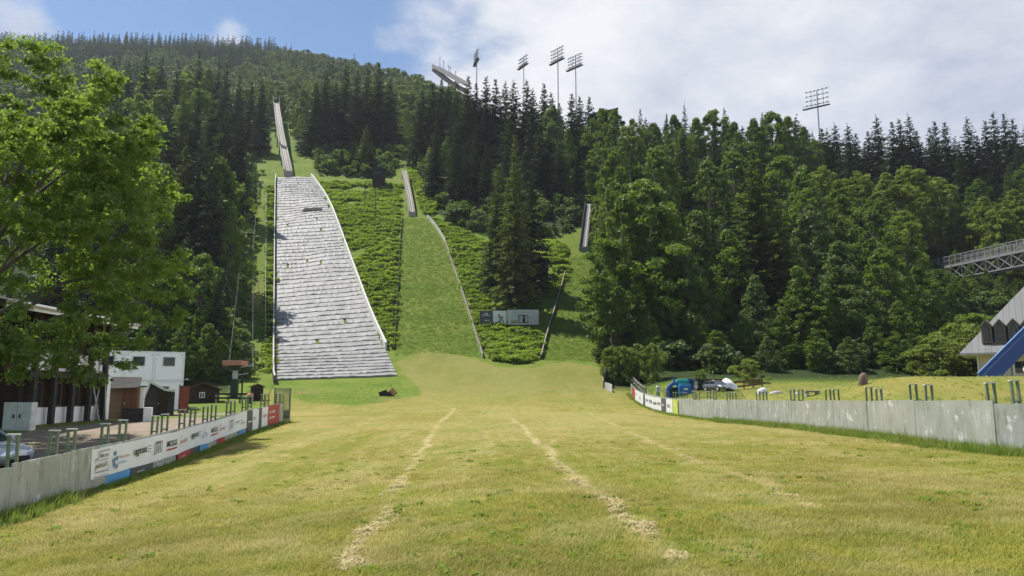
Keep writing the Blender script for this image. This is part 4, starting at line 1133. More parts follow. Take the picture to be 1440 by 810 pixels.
MB().bar((tp.x-1.2, tp.y, tp.z+1.1), (tp.x+1.2, tp.y, tp.z+1.1), .25).bar((tp.x-.8, tp.y-.3, tp.z+.5), (tp.x+.8, tp.y-.3, tp.z+.5), .3, .12).build('start_gate', M_tar, big, r0)
h_ = hit(440, 297); slab = thing('wooden_platform', 'small weathered wooden platform lying on the upper plastic mats', 'platform', h_+Vector((0, 0, .35)))
d_ = Vector((0, .86, .5))
for k in range(6):
    MB().bar(Vector((-2.6+.05*k, k*.30-.5, k*.19-.3)), Vector((2.4-.1*k, k*.30-.5, k*.19-.3)), .24, .1).build('board', M_gwood, slab)
MB().bar((-.2, .5, .75), (2.0, -.4, .25), .12, .1).bar((.3, .9, .95), (2.5, -.2, .35), .1).build('brace', M_lwood, slab)

# middle jump
r1 = hit(618, 498)
mid = thing('ski_jump', 'middle ski jump with a green grass slope and narrow wooden inrun', 'ski jump', r1)
hb = hit(580, 303).y
inrun(mid, [(u, v, above(u, v, l)) for u, v, l in ((579.5, 299, .9), (576.5, 280, 1.6), (572, 258, 2.0), (568, 240, 2.4))], 1.1, mat('brown_inrun_planks', (.20, .165, .13), .8, (.12, .10, .08), 2.5), M_gwood, .4, True, 2.0, 4)
board_line('side_board', [(565.5, 307), (562, 350), (560, 400), (557, 450), (554, 492)], .75, .10, M_tar, mid, 8, 0, 4)
board_line('side_board', [(601, 307), (609, 315), (618, 328), (626, 342)], .9, .12, M_lwood, mid, 6)
board_line('side_board', [(626, 342), (638, 378), (650, 412), (665, 460), (679, 504)], .75, .12, M_gwood, mid, 8, 0, 4)
# small jump
r2 = hit(806, 505)
sm = thing('ski_jump', 'smallest ski jump half hidden by trees with a dark narrow inrun', 'ski jump', r2)
hb = hit(818, 350).y
inrun(sm, [(u, v, above(u, v, l)) for u, v, l in ((821, 348, .8), (823.5, 325, 1.4), (826, 305, 1.8), (828, 287, 2.2))], 1.5, mat('silver_inrun_planks', (.15, .145, .14), .8, (.09, .085, .08), 2.5), M_tar, .8, True, 1.6, 4)
board_line('side_board', [(795, 386), (789, 408), (778, 445), (768, 478), (761, 506)], .7, .10, M_tar, sm, 8, 0, 4)
board_line('rail_cap', [(795, 386), (789, 408), (778, 445), (768, 478), (761, 506)], .10, .16, M_gwood, sm, 8, .7)
board_line('side_board', [(845, 385), (847, 430), (849, 480), (851.5, 546)], 2.0, .14, M_tar, sm, 8)
board_line('rail_cap', [(843, 385), (844.5, 430), (846, 480), (848.5, 546)], .9, .08, M_gwood, sm, 8, .0)
b_ = thing('board_fence', 'short grey board fence at the bottom corner of the smallest ski jump', 'fence', hit(855, 546))
board_line('board', [(850.5, 548), (856, 549), (861, 552)], .9, .08, M_lwood, b_, 3)

# ------------------------------------------------------------------ hillside furniture
def box_part(root, name, m, x0, x1, y0, y1, z0, z1, bevel=0): return MB().box(x0, x1, y0, y1, z0, z1).build(name, m, root, None, bevel)
h_ = hit(531, 267)
jt = thing('judges_tower', 'dark wooden judges tower on the slope between the big and middle ski jumps', 'tower', h_)
px1 = h_.y/F
for sx2 in (-1, 1):
    for sy in (0, 1): MB().bar((sx2*1.25, sy*2.4, -1.5+sy*.8), (sx2*1.25, sy*2.4, 3.4), .22).build('leg', M_tar, jt)
box_part(jt, 'lower_cabin', M_dwood, -1.45, 1.45, -.2, 2.5, .9, 3.1)
box_part(jt, 'balcony', M_tar, -1.7, 1.7, -.9, 2.6, 3.1, 3.25)
box_part(jt, 'upper_cabin', M_dwood, -1.6, 1.6, -.3, 2.5, 3.25, 5.6)
for k in range(3): MB().box(-1.3+k*.92, -.58+k*.92, -.325, -.29, 4.3, 5.1).build('window', M_glass, jt)
MB().prism([(-2.0, 5.55), (2.0, 5.55), (1.9, 5.75), (0, 6.35), (-1.9, 5.75)], 1, -.9, 2.9).build('roof', M_tar, jt)
MB().bar((-1.7, -.88, 4.1), (1.7, -.88, 4.1), .08).bar((-1.7, -.88, 3.7), (1.7, -.88, 3.7), .06).build('railing', M_tar, jt)
h_ = hit(762, 394)
jh = thing('judges_hut', 'small brown hut on stilts in the shade right of the tall lone spruce', 'hut', h_)
for sx2 in (-1, 1):
    for sy in (0, 1): MB().bar((sx2*1.05, sy*2+.1, -.8+sy*.9), (sx2*1.05, sy*2+.1, 1.3), .18).build('leg', M_tar, jh)
box_part(jh, 'cabin', M_bwood, -1.25, 1.25, -.1, 2.3, 1.25, 3.9)
MB().box(-.9, .9, -.125, -.09, 2.9, 3.55).build('window', M_glass, jh)
MB().prism([(-1.5, 3.86), (1.5, 3.86), (1.45, 4.05), (0, 4.4), (-1.45, 4.05)], 1, -.5, 2.6).build('roof', M_tar, jh)
for (u, v0, v1, lb) in ((513, 255, 296, 'thin dark pole on the shrubby slope, the shorter one below the judges tower'), (527, 266, 321, 'thin dark pole on the shrubby slope, the longer one below the judges tower')):
    h_ = hit(u, v1); q = at(u, v0, h_.y); t_ = thing('pole', lb, 'pole', h_)
    MB().tube([(0, 0, -.3), (0, 0, q.z-h_.z)], .07, 6).build('shaft', M_tar, t_)
    MB().box(-.12, .12, -.12, .12, q.z-h_.z, q.z-h_.z+.12).build('cap', M_tar, t_)
# billboard
h_ = hit(716, 462); dB = h_.y; kx = dB/F/1.0
bb = thing('billboard', 'long three panel billboard, dark, white and pale grey, below the tall lone spruce', 'billboard', h_)
def bpt(u, v): q = at(u, v, dB)-h_; return q
def bpanel(u0, u1, v0, v1, m, name='panel', y0=-.06, y1=.06):
    a, b = bpt(u0, v1), bpt(u1, v0)
    return MB().box(a.x, b.x, y0, y1, a.z, b.z).build(name, m, bb)
pa = bpanel(674.5, 693.0, 437, 457, M_slate); pb = bpanel(693.2, 712.2, 437, 457, M_vinyl); pc = bpanel(713.2, 757.5, 435.5, 456.5, mat('pale_grey_poster', (.52, .53, .54), .6, (.40, .40, .38), .5))
for u in (676, 693, 712, 735, 756):
    q = bpt(u, 450); MB().box(q.x-.08, q.x+.08, .07, .23, Tz(h_.x+q.x, dB)-h_.z-1.2, bpt(u, 437).z).build('post', M_tar, bb)
def btext(s_, u, v, hpx, wpx, m, par):
    q = bpt(u, v); v_, f_, w1, h1 = text_bits(s_, 1.0, True); ks = wpx*kx/w1; kv = hpx*kx/h1
    MB().add([(q.x+p[0]*ks, -.07, q.z+p[1]*kv) for p in v_], f_).build('lettering', m, bb)
def bpoly(pts, m, name='print', yy=-.068):
    P_ = [bpt(*p) for p in pts]; MB().add([(p.x, yy, p.z) for p in P_], [tuple(range(len(P_)))]).build(name, m, bb)
bpoly([(681, 442.2), (683, 440), (684, 441.5), (685, 440), (687, 442.2), (684, 441.9)], M_vinyl)
for (u_, v_, w__) in ((678, 443.0, 12), (680, 448.6, 9), (681, 450.6, 7), (681, 454.8, 6)):
    for k in range(4): bpoly([(u_+w__*k/4, v_), (u_+w__*(k+.75)/4, v_), (u_+w__*(k+.75)/4, v_+.9), (u_+w__*k/4, v_+.9)], M_vinyl if v_ in (443.0, 450.6) else M_grey)
# the printed jumper and skis
M_tan = mat('ochre_print', (.42, .20, .10), .6)
bpoly([(700, 442.5), (702, 441.5), (704.5, 445), (705.5, 447.5), (703.5, 448.5), (701, 446)], M_tan); bpoly([(702.6, 447.5), (704.4, 448), (704, 452), (702.8, 452)], M_black)
bpoly([(704.6, 447), (706, 446), (708.6, 452.5), (707.6, 453)], M_black); bpoly([(706, 444.3), (708, 444.8), (707.5, 446.6), (705.6, 446)], M_grey); bpoly([(696.2, 446.8), (710.8, 446), (710.8, 446.4), (696.2, 447.2)], M_grey); bpoly([(702, 448.8), (708.8, 454.6), (708.4, 454.9), (701.7, 449.1)], M_grey)
btext('NOVÝ I MAMMUTSTŮL', 721, 439.5, 1.4, 29.5, M_grey, pc)
bpoly([(728.7, 443), (743, 443), (743, 454.3), (728.7, 454.3)], M_black); bpoly([(730, 444), (735, 444), (735, 453.4), (730, 453.4)], M_lwood, yy=-.071); bpoly([(738.6, 444), (742, 444), (742, 453.4), (738.6, 453.4)], M_lwood, yy=-.071)
bpoly([(735.9, 445), (737.7, 445), (737.7, 447), (735.9, 447)], M_grey, yy=-.071); bpoly([(719, 451), (727, 450), (727.5, 455), (719, 455)], mat('straw_print', (.36, .30, .16), .7)); bpoly([(744.5, 444), (757, 444), (757, 455.8), (744.5, 455.8)], mat('cool_grey_print', (.44, .46, .49), .6))
bpoly([(712.6, 450), (713.8, 450), (714, 455.8), (712.8, 455.8)], M_black)

# ------------------------------------------------------------------ floodlight masts
def mast(u, vtop, vhead, d, nrow, wpx_true, yaw, lab, ncol=6):
    top = at(u, vhead, d); x, y = top.x, top.y; g = Tz(x, y); Hh = at(u, vtop, d).z-top.z
    root = thing('floodlight_mast', lab, 'floodlight', (x, y, g), yaw, 'floodlight masts on the hill')
    hz = top.z-g; W_ = wpx_true
    MB().tube([(0, 0, -1), (0, 0, hz*.5), (0, 0, hz+Hh)], [.38, .30, .20], 8).build('pole', M_steel, root)
    MB().box(-W_*.62, W_*.5, -.9, .5, hz-.2, hz-.08).box(-W_*.62, W_*.5, -.92, -.86, hz+.5, hz+.58).build('platform', M_dsteel, root)
    lamp = None
    for i in range(nrow):
        z = hz+Hh*(i+.55)/(nrow-.4)
        cbm = MB().box(-W_/2, W_/2, -.1, .1, z-.07, z+.07).build('crossbar', M_steel, root)
        for j in range(ncol):
            xx = -W_/2+W_*(j+.5)/ncol
            if lamp is None:
                lm = MB(); lm.tube([(0, -.10, 0), (0, -.45, -.12), (0, -.75, -.22)], [.14, .28, .31], 8)
                lamp = lm.build('lamp', M_steel, cbm); l_ = lamp
            else:
                l_ = lamp.copy(); COL.objects.link(l_); l_.parent = cbm
            l_.location = (xx, 0, z+.05)
        MB()
    for sg in (-1, 1): MB().box(sg*W_*.25-.06, sg*W_*.25+.06, .11, .2, hz, hz+Hh*.98).build('upright', M_steel, root)
mast(670.5, 74, 87, 300, 3, 7.5, R(-76), 'floodlight mast seen edge on, next to the top of the big ramp')
mast(736.5, 81, 93, 320, 3, 7.5, R(-58), 'smallest floodlight mast, with three rows of lamps, alone above the spruces')
mast(784.5, 69, 86, 290, 4, 8.0, R(-52), 'tallest of the skyline floodlight masts, with four rows of lamps')
mast(809.5, 79, 95, 290, 4, 8.0, R(-48), 'floodlight mast immediately right of the tallest one')
mast(1150, 127, 150, 262, 4, 8.6, R(-38), 'lone floodlight mast far right above the broad round trees')
# top of the huge ramp on the skyline
pA = at(612, 93, 430); pB = at(657, 118, 405)
rt = thing('ramp_tower', 'top of a huge concrete ski flying ramp jutting over the skyline trees', 'ramp', (pB.x, pB.y, Tz(pB.x, pB.y)))
dv = (pB-pA); hd = Vector((dv.x, dv.y, 0)).normalized()
sweep([pA, pA.lerp(pB, .5), pB], [(-2.4, -1.3), (2.4, -1.3), (2.4, .8), (2.1, .8), (2.1, 0), (-2.1, 0), (-2.1, .8), (-2.4, .8)]).build('ramp_deck', M_conc, rt, rt.location)
sweep([pA+dv*.02+Vector((0, 0, -1.7)), pA.lerp(pB, .45)+Vector((0, 0, -3.6)), pB+Vector((0, 0, -4))], [(-2.2, -1.8), (2.2, -1.8), (2.2, 0), (-2.2, 0)]).build('girder', M_tar, rt, rt.location)
for f, hh in ((.02, 5.2), (.14, 4.4), (.30, 3.2), (.36, 2.8), (.52, 2.0)):
    p = pA+dv*f; MB().bar((p.x+2.5, p.y, p.z), (p.x+2.5, p.y, p.z+hh), .35).box(p.x+2.1, p.x+2.9, p.y-.3, p.y+.3, p.z+hh, p.z+hh+.4).build('light_post', M_steel, rt, rt.location)
q = pA.lerp(pB, .55); 
for sg in (-1, 1): MB().bar((q.x+sg*2, q.y, Tz(q.x, q.y)-1), (q.x+sg*2, q.y, q.z-3.4), 1.0).build('pier', M_conc, rt, rt.location)
p = at(848, 156, 206); hut = thing('lodge', 'dark roofed lodge peeping over the trees right of the tallest floodlight', 'house', (p.x, p.y, Tz(p.x, p.y)))
zz = p.z-hut.location.z
MB().box(-3, 4, 0, 6, -.5, zz-.4).build('wall', M_dwood, hut); MB().add([(-4.2, -.6, zz-1.6), (4.4, -.6, zz+.5), (4.4, 6.6, zz+.5), (-4.2, 6.6, zz-1.6), (-4.2, -.6, zz-1.3), (4.4, -.6, zz+.85), (4.4, 6.6, zz+.85), (-4.2, 6.6, zz-1.3)], [(3, 2, 1, 0), (4, 5, 6, 7), (0, 1, 5, 4), (1, 2, 6, 5), (2, 3, 7, 6), (3, 0, 4, 7)]).build('roof', M_tar, hut)
# ------------------------------------------------------------------ chalet on the left
gz = Tz(-27, 42)
ch = thing('chalet', 'dark brown wooden chalet with white bands and pale eave under the huge tree', 'house', (-26.5, 40.5, gz))
def lb(name, m, x0, x1, y0, y1, z0, z1, par=None, bevel=0):
    o = MB().box(x0, x1, y0, y1, z0, z1).build(name, m, par or ch, None, bevel); return o
yL = 7.4
lb('wall', M_white, -12, 0, .02, yL, -.5, .95); lb('wall', M_dwood, -12, -.02, .03, yL-.01, .95, 2.55); lb('beam', M_dwood, -12, .10, -.02, yL, 2.55, 3.02)
lb('wall', M_white, -12, 0, .02, yL, 3.02, 4.05); lb('wall', M_dwood, -12, -.02, .03, yL-.01, 4.05, 6.5)
gab = MB().prism([(-14, -.5), (-.02, -.5), (-.02, 6.2), (-7, 7.5), (-14, 6.2)], 1, -.35, .015).build('gable_wall', M_dwood, ch)
lb('balcony', M_dwood, -14, -.1, -1.6, -.36, 2.9, 4.1)
for k in range(4):
    y0 = .45+k*1.78
    for (z0, z1, mm) in ((.98, 2.40, 0), (4.1, 5.3, 1)):
        f_ = MB().box(-.015, .05, y0, y0+1.15, z0, z0+.08).box(-.015, .05, y0, y0+1.15, z1-.08, z1).box(-.015, .05, y0, y0+.08, z0+.08, z1-.08).box(-.015, .05, y0+1.07, y0+1.15, z0+.08, z1-.08).box(-.015, .045, y0+.55, y0+.61, z0+.08, z1-.08).build('window', M_frame, ch)
        MB().box(-.018, .012, y0+.08, y0+.55, z0+.08, z1-.08).box(-.018, .012, y0+.61, y0+1.07, z0+.08, z1-.08).build('pane', M_glass, f_)
        MB().box(.013, .018, y0+.09, y0+.40, z0+.1, z1-.1).build('curtain', mat('straw_curtain', (.34, .33, .20), .8) if k % 2 else mat('grey_curtain', (.36, .39, .36), .8), f_)
for y0 in (.15, 1.95, 3.75, 5.55, 7.2): MB().box(.28, .55, y0-.14, y0+.14, -.5, 6.2).build('post', M_tar, ch)
lb('beam', M_tar, .1, .56, -.4, yL, 2.62, 2.9)
# roof: two slopes with thick pale edges
def slab(p0, p1, p2, p3, th): 
    P_ = [Vector(p) for p in (p0, p1, p2, p3)]; n = (P_[1]-P_[0]).cross(P_[3]-P_[0]).normalized()*th
    V_ = P_+[p+n for p in P_]
    return MB().add(V_, [(3, 2, 1, 0), (4, 5, 6, 7), (0, 1, 5, 4), (1, 2, 6, 5), (2, 3, 7, 6), (3, 0, 4, 7)])
M_roofm = mat('grey_roof_sheet', (.075, .072, .07), .95, (.05, .048, .045), 2, spec=.05)
slab((1.5, -4.2, 6.05), (1.5, yL+1.2, 6.05), (-7, yL+1.2, 7.75), (-7, -4.2, 7.75), .28).build('roof', M_roofm, ch)
slab((-7, -4.2, 7.75), (-7, yL+1.2, 7.75), (-15.5, yL+1.2, 6.05), (-15.5, -4.2, 6.05), .28).build('roof', M_roofm, ch)
lb('eave_board', M_white, 1.53, 1.60, -4.25, yL+1.25, 5.98, 6.38)
MB().tube([(1.7, -4.2, 6.22), (1.7, yL+1.2, 6.22)], .08, 8).build('gutter', M_lwood, ch)
lb('pilaster', M_white, -1.2, .35, yL+.01, yL+.7, -.5, 2.95)
for k, (a, b) in enumerate((((.75, 5.4, -.3), (.60, 6.3, 2.0)), ((.8, 6.4, -.3), (.62, 5.6, 2.2)), ((.85, 6.9, -.3), (.6, 7.0, 2.5)))):
    t_ = thing('wooden_pole', ('pale pole leaning on the chalet wall, the left one of three', 'pale pole leaning on the chalet wall, crossing the left one', 'upright pale pole by the white end of the chalet wall')[k], 'pole', Vector((-26.5, 40.5, gz))+Vector(a), 0, 'pale poles leaning on the chalet')
    MB().tube([(0, 0, 0), Vector(b)-Vector(a)], [.05, .035], 7).build('shaft', M_lwood, t_); MB().tube([Vector(b)-Vector(a), (Vector(b)-Vector(a))*1.03], .05, 7).build('tip', M_lwood, t_)
# cabinet
p = ground(22, 38.2)
cab = thing('utility_cabinet', 'pale grey two door utility cabinet in front of the dark chalet wall', 'cabinet', p)
MB().box(-.72, .72, 0, .45, -.1, 1.42).build('body', mat('pale_grey_metal', (.56, .58, .54), .55), cab, None, .015)
for sg in (-1, 1):
    dr = MB().box(*( (-.68, -.012) if sg < 0 else (.012, .68)), -.03, .0, .06, 1.36).build('door', mat('pale_grey_metal', (.56, .58, .54)), cab)
    MB().box(sg*.16-.035, sg*.16+.035, -.055, -.03, .62, .82).build('handle', M_black, dr)

# ------------------------------------------------------------------ cars
def car(loc, rz, paint, label, s_=1.0):
    c = thing('parked_car', label, 'car', loc, rz); c.scale = (s_,)*3
    # body sections along x: x, half width, z bottom, z belt, z top, half width at top
    secs = [(-2.10, .70, .40, .62, .66, .60), (-2.02, .80, .28, .78, .86, .72), (-1.5, .86, .22, .86, .95, .78), (-.5, .88, .20, .88, .93, .80), (.6, .88, .20, .88, .92, .80), (1.0, .87, .22, .84, .90, .78), (1.65, .83, .24, .70, .79, .68), (2.02, .74, .28, .58, .66, .58), (2.14, .60, .36, .50, .56, .48)]
    V_ = []
    for x, hw, zb, zm, zt, ht in secs:
        V_ += [(x, -hw*.9, zb), (x, -hw, (zb+zm)/2), (x, -hw*.985, zm), (x, -ht, zt), (x, ht, zt), (x, hw*.985, zm), (x, hw, (zb+zm)/2), (x, hw*.9, zb)]
    n = 8; F_ = [(i*n+k, i*n+(k+1) % n, (i+1)*n+(k+1) % n, (i+1)*n+k) for i in range(len(secs)-1) for k in range(n)]
    F_ += [tuple(range(n)), tuple((len(secs)-1)*n+k for k in reversed(range(n)))]
    MB().add(V_, F_, True).build('body', paint, c)
    g_ = [(-1.98, .74, .90), (-1.45, .64, 1.38), (-.4, .65, 1.46), (.35, .63, 1.40), (1.12, .74, .90)]
    V_ = [];
    for x, hw, z in g_: V_ += [(x, -hw, z), (x, hw, z)]
    # roof skin and glass house
    MB().add([(-1.45, -.64, 1.39), (-.4, -.65, 1.47), (.35, -.63, 1.41), (.35, .63, 1.41), (-.4, .65, 1.47), (-1.45, .64, 1.39), (-1.45, -.62, 1.33), (-.4, -.63, 1.40), (.35, -.61, 1.35), (.35, .61, 1.35), (-.4, .63, 1.40), (-1.45, .62, 1.33)],
             [(0, 1, 4, 5), (1, 2, 3, 4), (6, 11, 10, 7), (7, 10, 9, 8), (0, 6, 7, 1), (1, 7, 8, 2), (2, 8, 9, 3), (3, 9, 10, 4), (4, 10, 11, 5), (5, 11, 6, 0)], True).build('roof', paint, c)
    MB().add([(.34, -.60, 1.37), (.34, .60, 1.37), (1.12, .72, .89), (1.12, -.72, .89)], [(0, 1, 2, 3)]).build('windscreen', M_glass, c)
    MB().add([(-1.46, -.61, 1.35), (-1.46, .61, 1.35), (-1.96, .70, .90), (-1.96, -.70, .90)], [(3, 2, 1, 0)]).build('rear_window', M_glass, c)
    for sg in (-1, 1):
        MB().add([(-1.42, sg*.63, 1.35), (-.45, sg*.645, 1.41), (-.45, sg*.80, .90), (-1.85, sg*.77, .90)], [(0, 1, 2, 3)]).add([(-.37, sg*.645, 1.41), (.33, sg*.62, 1.36), (1.02, sg*.76, .90), (-.37, sg*.80, .90)], [(0, 1, 2, 3)]).build('side_window', M_glass, c)
        MB().bar((-.41, sg*.65, 1.42), (-.41, sg*.815, .90), .08, .05).bar((.35, sg*.63, 1.38), (1.10, sg*.765, .90), .07, .06).bar((-1.45, sg*.635, 1.36), (-1.98, sg*.745, .90), .12, .06).build('pillar', paint, c)
        hl = MB().add([(2.06, sg*.40, .55), (2.09, sg*.40, .68), (1.82, sg*.74, .74), (1.86, sg*.80, .60)], [(0, 1, 2, 3)]); hl.v = [(a+.035, b+.03*sg, c_+.01) for a, b, c_ in hl.v]
        hl.build('headlight', glass('headlight_glass', (.55, .57, .58), .12), c)
        MB().box(.78, .96, sg*.86-(.16 if sg < 0 else 0), sg*.86+(.16 if sg > 0 else 0), .92, 1.04).build('wing_mirror', paint, c, None, .02)
        for x in (-1.28, 1.32):
            wh = MB().tube([(x, sg*.70, .31), (x, sg*.885, .31)], .31, 18).build('wheel', mat('tyre_rubber', (.02, .02, .02), .85), c)
            MB().tube([(x, sg*.886, .31), (x, sg*.897, .31)], .19, 14).build('rim', M_steel, wh)
    MB().box(2.125, 2.165, -.42, .42, .30, .42).build('grille', M_black, c); MB().box(2.166, 2.18, -.26, .26, .44, .54).build('licence_plate', M_white, c)
    return c
def paint(name, c):
    m = mat(name, c, .28, tuple(x*.97 for x in c), 1, metal=.35, coat=.6); return m
p = Vector((-18.55, 25.6, Tz(-18.55, 25.6)))
car((p.x, p.y, p.z+.02), R(-10), paint('silver_blue_paint', (.44, .48, .54)), 'silver blue car cut by the left edge, parked by the grey cabinet')

# ------------------------------------------------------------------ huts and the container block
def anchor(u, d): g = ground(u, d); return g
p = anchor(168, 50)
h1 = thing('shed', 'narrow brown wooden shed with slanted grey roof beside the chalet', 'shed', p, R(22))
MB().box(-.95, .10, 0, 1.8, -.2, 2.05).build('wall', plank('light_brown_boards', (.17, .11, .075), (.13, .085, .055), .12, 2), h1); MB().box(.103, .98, -.05, 1.8, -.2, 2.12).build('door', M_bwood, h1)
MB().box(.2, .24, -.075, -.05, .95, 1.1).build('handle', M_steel, h1)
slab((-1.15, -.65, 1.92), (1.1, -.45, 2.02), (1.05, 1.9, 2.75), (-1.15, 1.9, 2.75), .07).build('roof', M_roofm, h1)
p = anchor(190.5, 53)
h2 = thing('toilet_cabin', 'narrow white cabin squeezed between the brown shed and black hut', 'cabin', p, R(24))
MB().box(-.5, .45, 0, 1.2, -.1, 2.15).build('body', M_white, h2, None, .02); MB().box(-.6, .55, -.12, 1.3, 2.15, 2.24).build('roof', M_roofm, h2, None, .02); MB().box(-.35, .30, -.02, 0, .1, 1.95).build('door', mat('off_white_door', (.6, .61, .6), .5), h2)
p = anchor(219, 57); kx = 57/F
h3 = thing('hut', 'black slanted hut with white roof edge in front of the white container block', 'hut', p, R(26))
sil = [(-24, 0), (-9.5, 45), (9, 34.5), (22.5, 33), (22.5, 0)]; sil = [(a*kx, b*kx*1.0) for a, b in sil]
MB().prism([(a, b-.02 if b else -.3) for a, b in sil], 1, 0, 2.4).build('wall', M_tar, h3)
for i in ((0, 1), (1, 2), (2, 3)):
    a, b = sil[i[0]], sil[i[1]]; L_ = math.hypot(b[0]-a[0], b[1]-a[1]); nx_, nz_ = -(b[1]-a[1])/L_, (b[0]-a[0])/L_
    if i[0]: 
        MB().add([(a[0], -.25, a[1]), (b[0], -.25, b[1]), (b[0], 2.6, b[1]), (a[0], 2.6, a[1]), (a[0]+nx_*.16, -.25, a[1]+nz_*.16), (b[0]+nx_*.16, -.25, b[1]+nz_*.16), (b[0]+nx_*.16, 2.6, b[1]+nz_*.16), (a[0]+nx_*.16, 2.6, a[1]+nz_*.16)], [(3, 2, 1, 0), (4, 5, 6, 7), (0, 1, 5, 4), (1, 2, 6, 5), (2, 3, 7, 6), (3, 0, 4, 7)]).build('roof', mat('greenish_white_trim', (.58, .61, .54), .6), h3)
    else:
        MB().bar((a[0], -.03, a[1]), (b[0], -.03, b[1]+.1), .10, .14).build('edge_board', mat('greenish_white_trim', (.58, .61, .54)), h3)
MB().box(.02, .75, -.02, .0, .02, 1.7).build('door', M_dwood, h3); MB().box(.1, .14, -.045, -.02, .85, 1.0).build('handle', M_steel, h3)
p = anchor(187, 44.5)
h4 = thing('sales_counter', 'low black box with white end panel on the gravel by the fence', 'counter', p, R(20))
MB().box(-.60, .52, 0, .7, 0, .72).build('body', M_tar, h4); MB().box(-.60, .52, -.04, .72, .723, .79).build('top', M_black, h4); MB().box(.523, .95, -.05, .75, 0, .83).build('end_panel', M_white, h4)
p = anchor(257, 62)
h5 = thing('booth', 'tall narrow rust red booth right of the black slanted hut', 'booth', p, R(25))
MB().box(-.38, .40, 0, .9, -.2, 2.18).build('body', mat('rust_red_paint', (.20, .055, .03), .7), h5, None, .02); MB().box(-.42, .44, -.05, .95, 2.18, 2.24).build('roof', M_roofm, h5); MB().box(-.3, .32, -.02, .0, .1, 1.95).build('door', mat('rust_red_paint', (.2, .055, .03)), h5)
p = anchor(285, 77); kx = 77/F
h6 = thing('cabin', 'low dark cabin with gable roof and small white window at the forest foot', 'cabin', p, R(24))
MB().prism([(-1.6, -.2), (1.55, -.2), (1.55, 1.45), (0, 2.0), (-1.6, 1.4)], 1, 0, 3).build('wall', M_dwood, h6)
M_redroof = mat('brown_red_roof', (.10, .05, .04), .7)
slab((1.8, -.35, 1.32), (1.8, 3.3, 1.32), (0, 3.3, 2.02), (0, -.35, 2.02), .09).build('roof', M_redroof, h6); slab((0, -.35, 2.02), (0, 3.3, 2.02), (-1.85, 3.3, 1.28), (-1.85, -.35, 1.28), .09).build('roof', M_redroof, h6)
f_ = MB().box(-.36, .16, -.035, 0, .52, 1.08).build('window', M_white, h6); MB().box(-.31, -.125, -.042, -.036, .57, 1.03).box(-.075, .11, -.042, -.036, .57, 1.03).build('pane', M_glass, f_)
p = anchor(361, 80)
h7 = thing('outhouse', 'small black outhouse with pitched roof at the foot of the grey slope', 'outhouse', p, R(20))
MB().prism([(-.66, -.2), (.62, -.2), (.62, 1.5), (0, 1.75), (-.66, 1.5)], 1, 0, 1.4).build('wall', M_tar, h7)
slab((.85, -.3, 1.43), (.85, 1.6, 1.43), (0, 1.6, 1.78), (0, -.3, 1.78), .07).build('roof', M_roofm, h7); slab((0, -.3, 1.78), (0, 1.6, 1.78), (-.9, 1.6, 1.43), (-.9, -.3, 1.43), .07).build('roof', M_roofm, h7)
MB().box(-.3, .3, -.02, 0, 0, 1.4).build('door', M_dwood, h7)
# railing
p = anchor(329, 77)
rl = thing('wooden_railing', 'dark two rail wooden fence with grey posts below the lift station', 'fence', p)
for x in (-1.85, -.6, .6, 1.85): MB().box(x-.09, x+.09, -.09, .09, -.2, 1.05).build('post', M_gwood, rl)
for z in (.42, .84): MB().box(-1.95, 1.95, -.16, -.10, z, z+.2).build('rail', M_tar, rl)
p = anchor(351, 76)
bn = thing('bin', 'dark bin with orange top beside the black outhouse', 'bin', p)
MB().tube([(0, 0, 0), (0, 0, .8)], [.24, .3], 10).build('body', M_tar, bn); MB().tube([(0, 0, .8), (0, 0, 1.0), (0, 0, 1.05)], [.31, .28, .1], 10).build('lid', mat('faded_orange', (.45, .20, .12), .6), bn)
# container block
p = anchor(213, 66.5); cw = 2.44
cbk = thing('container_block', 'white two storey block of office containers behind the black hut', 'container block', p, R(27))
for j in range(2):
    for i in range(-2, 1):
        x0 = .02+i*cw; z0 = j*2.62
        un = MB().box(x0+.02, x0+cw-.02, .03, 6.0, z0+.06, z0+2.52).build('container', mat('bright_white_sheet', (.84, .84, .84), .5, (.79, .79, .79), 2), cbk)
        fr = MB()
        for xx in (x0, x0+cw-.14): fr.box(xx, xx+.14, 0, .14, z0, z0+2.6)
        fr.box(x0+.14, x0+cw-.14, 0, .12, z0, z0+.14).box(x0+.14, x0+cw-.14, 0, .12, z0+2.46, z0+2.6).build('frame', mat('container_white', (.80, .80, .80), .5), un)
        wx = x0+(.70 if not (j == 0 and i == 0) else .35); wz = z0+1.35
        f_ = MB().box(wx-.06, wx+.96, -.015, .03, wz-.06, wz+.80).build('window', mat('grey_window_frame', (.5, .51, .52), .5), un); MB().box(wx, wx+.90, -.03, -.016, wz, wz+.74).build('pane', M_glass, f_)
        for xx in (x0+.22, x0+cw-.30): MB().box(xx, xx+.08, -.03, 0, z0+2.25, z0+2.32).build('lashing_eye', M_dsteel, un)
MB().box(2.62, 2.85, -.1, .1, 2.7, 2.82).bar((2.46, 0, 2.7), (2.66, 0, 2.76), .05).build('wall_lamp', M_steel, cbk)
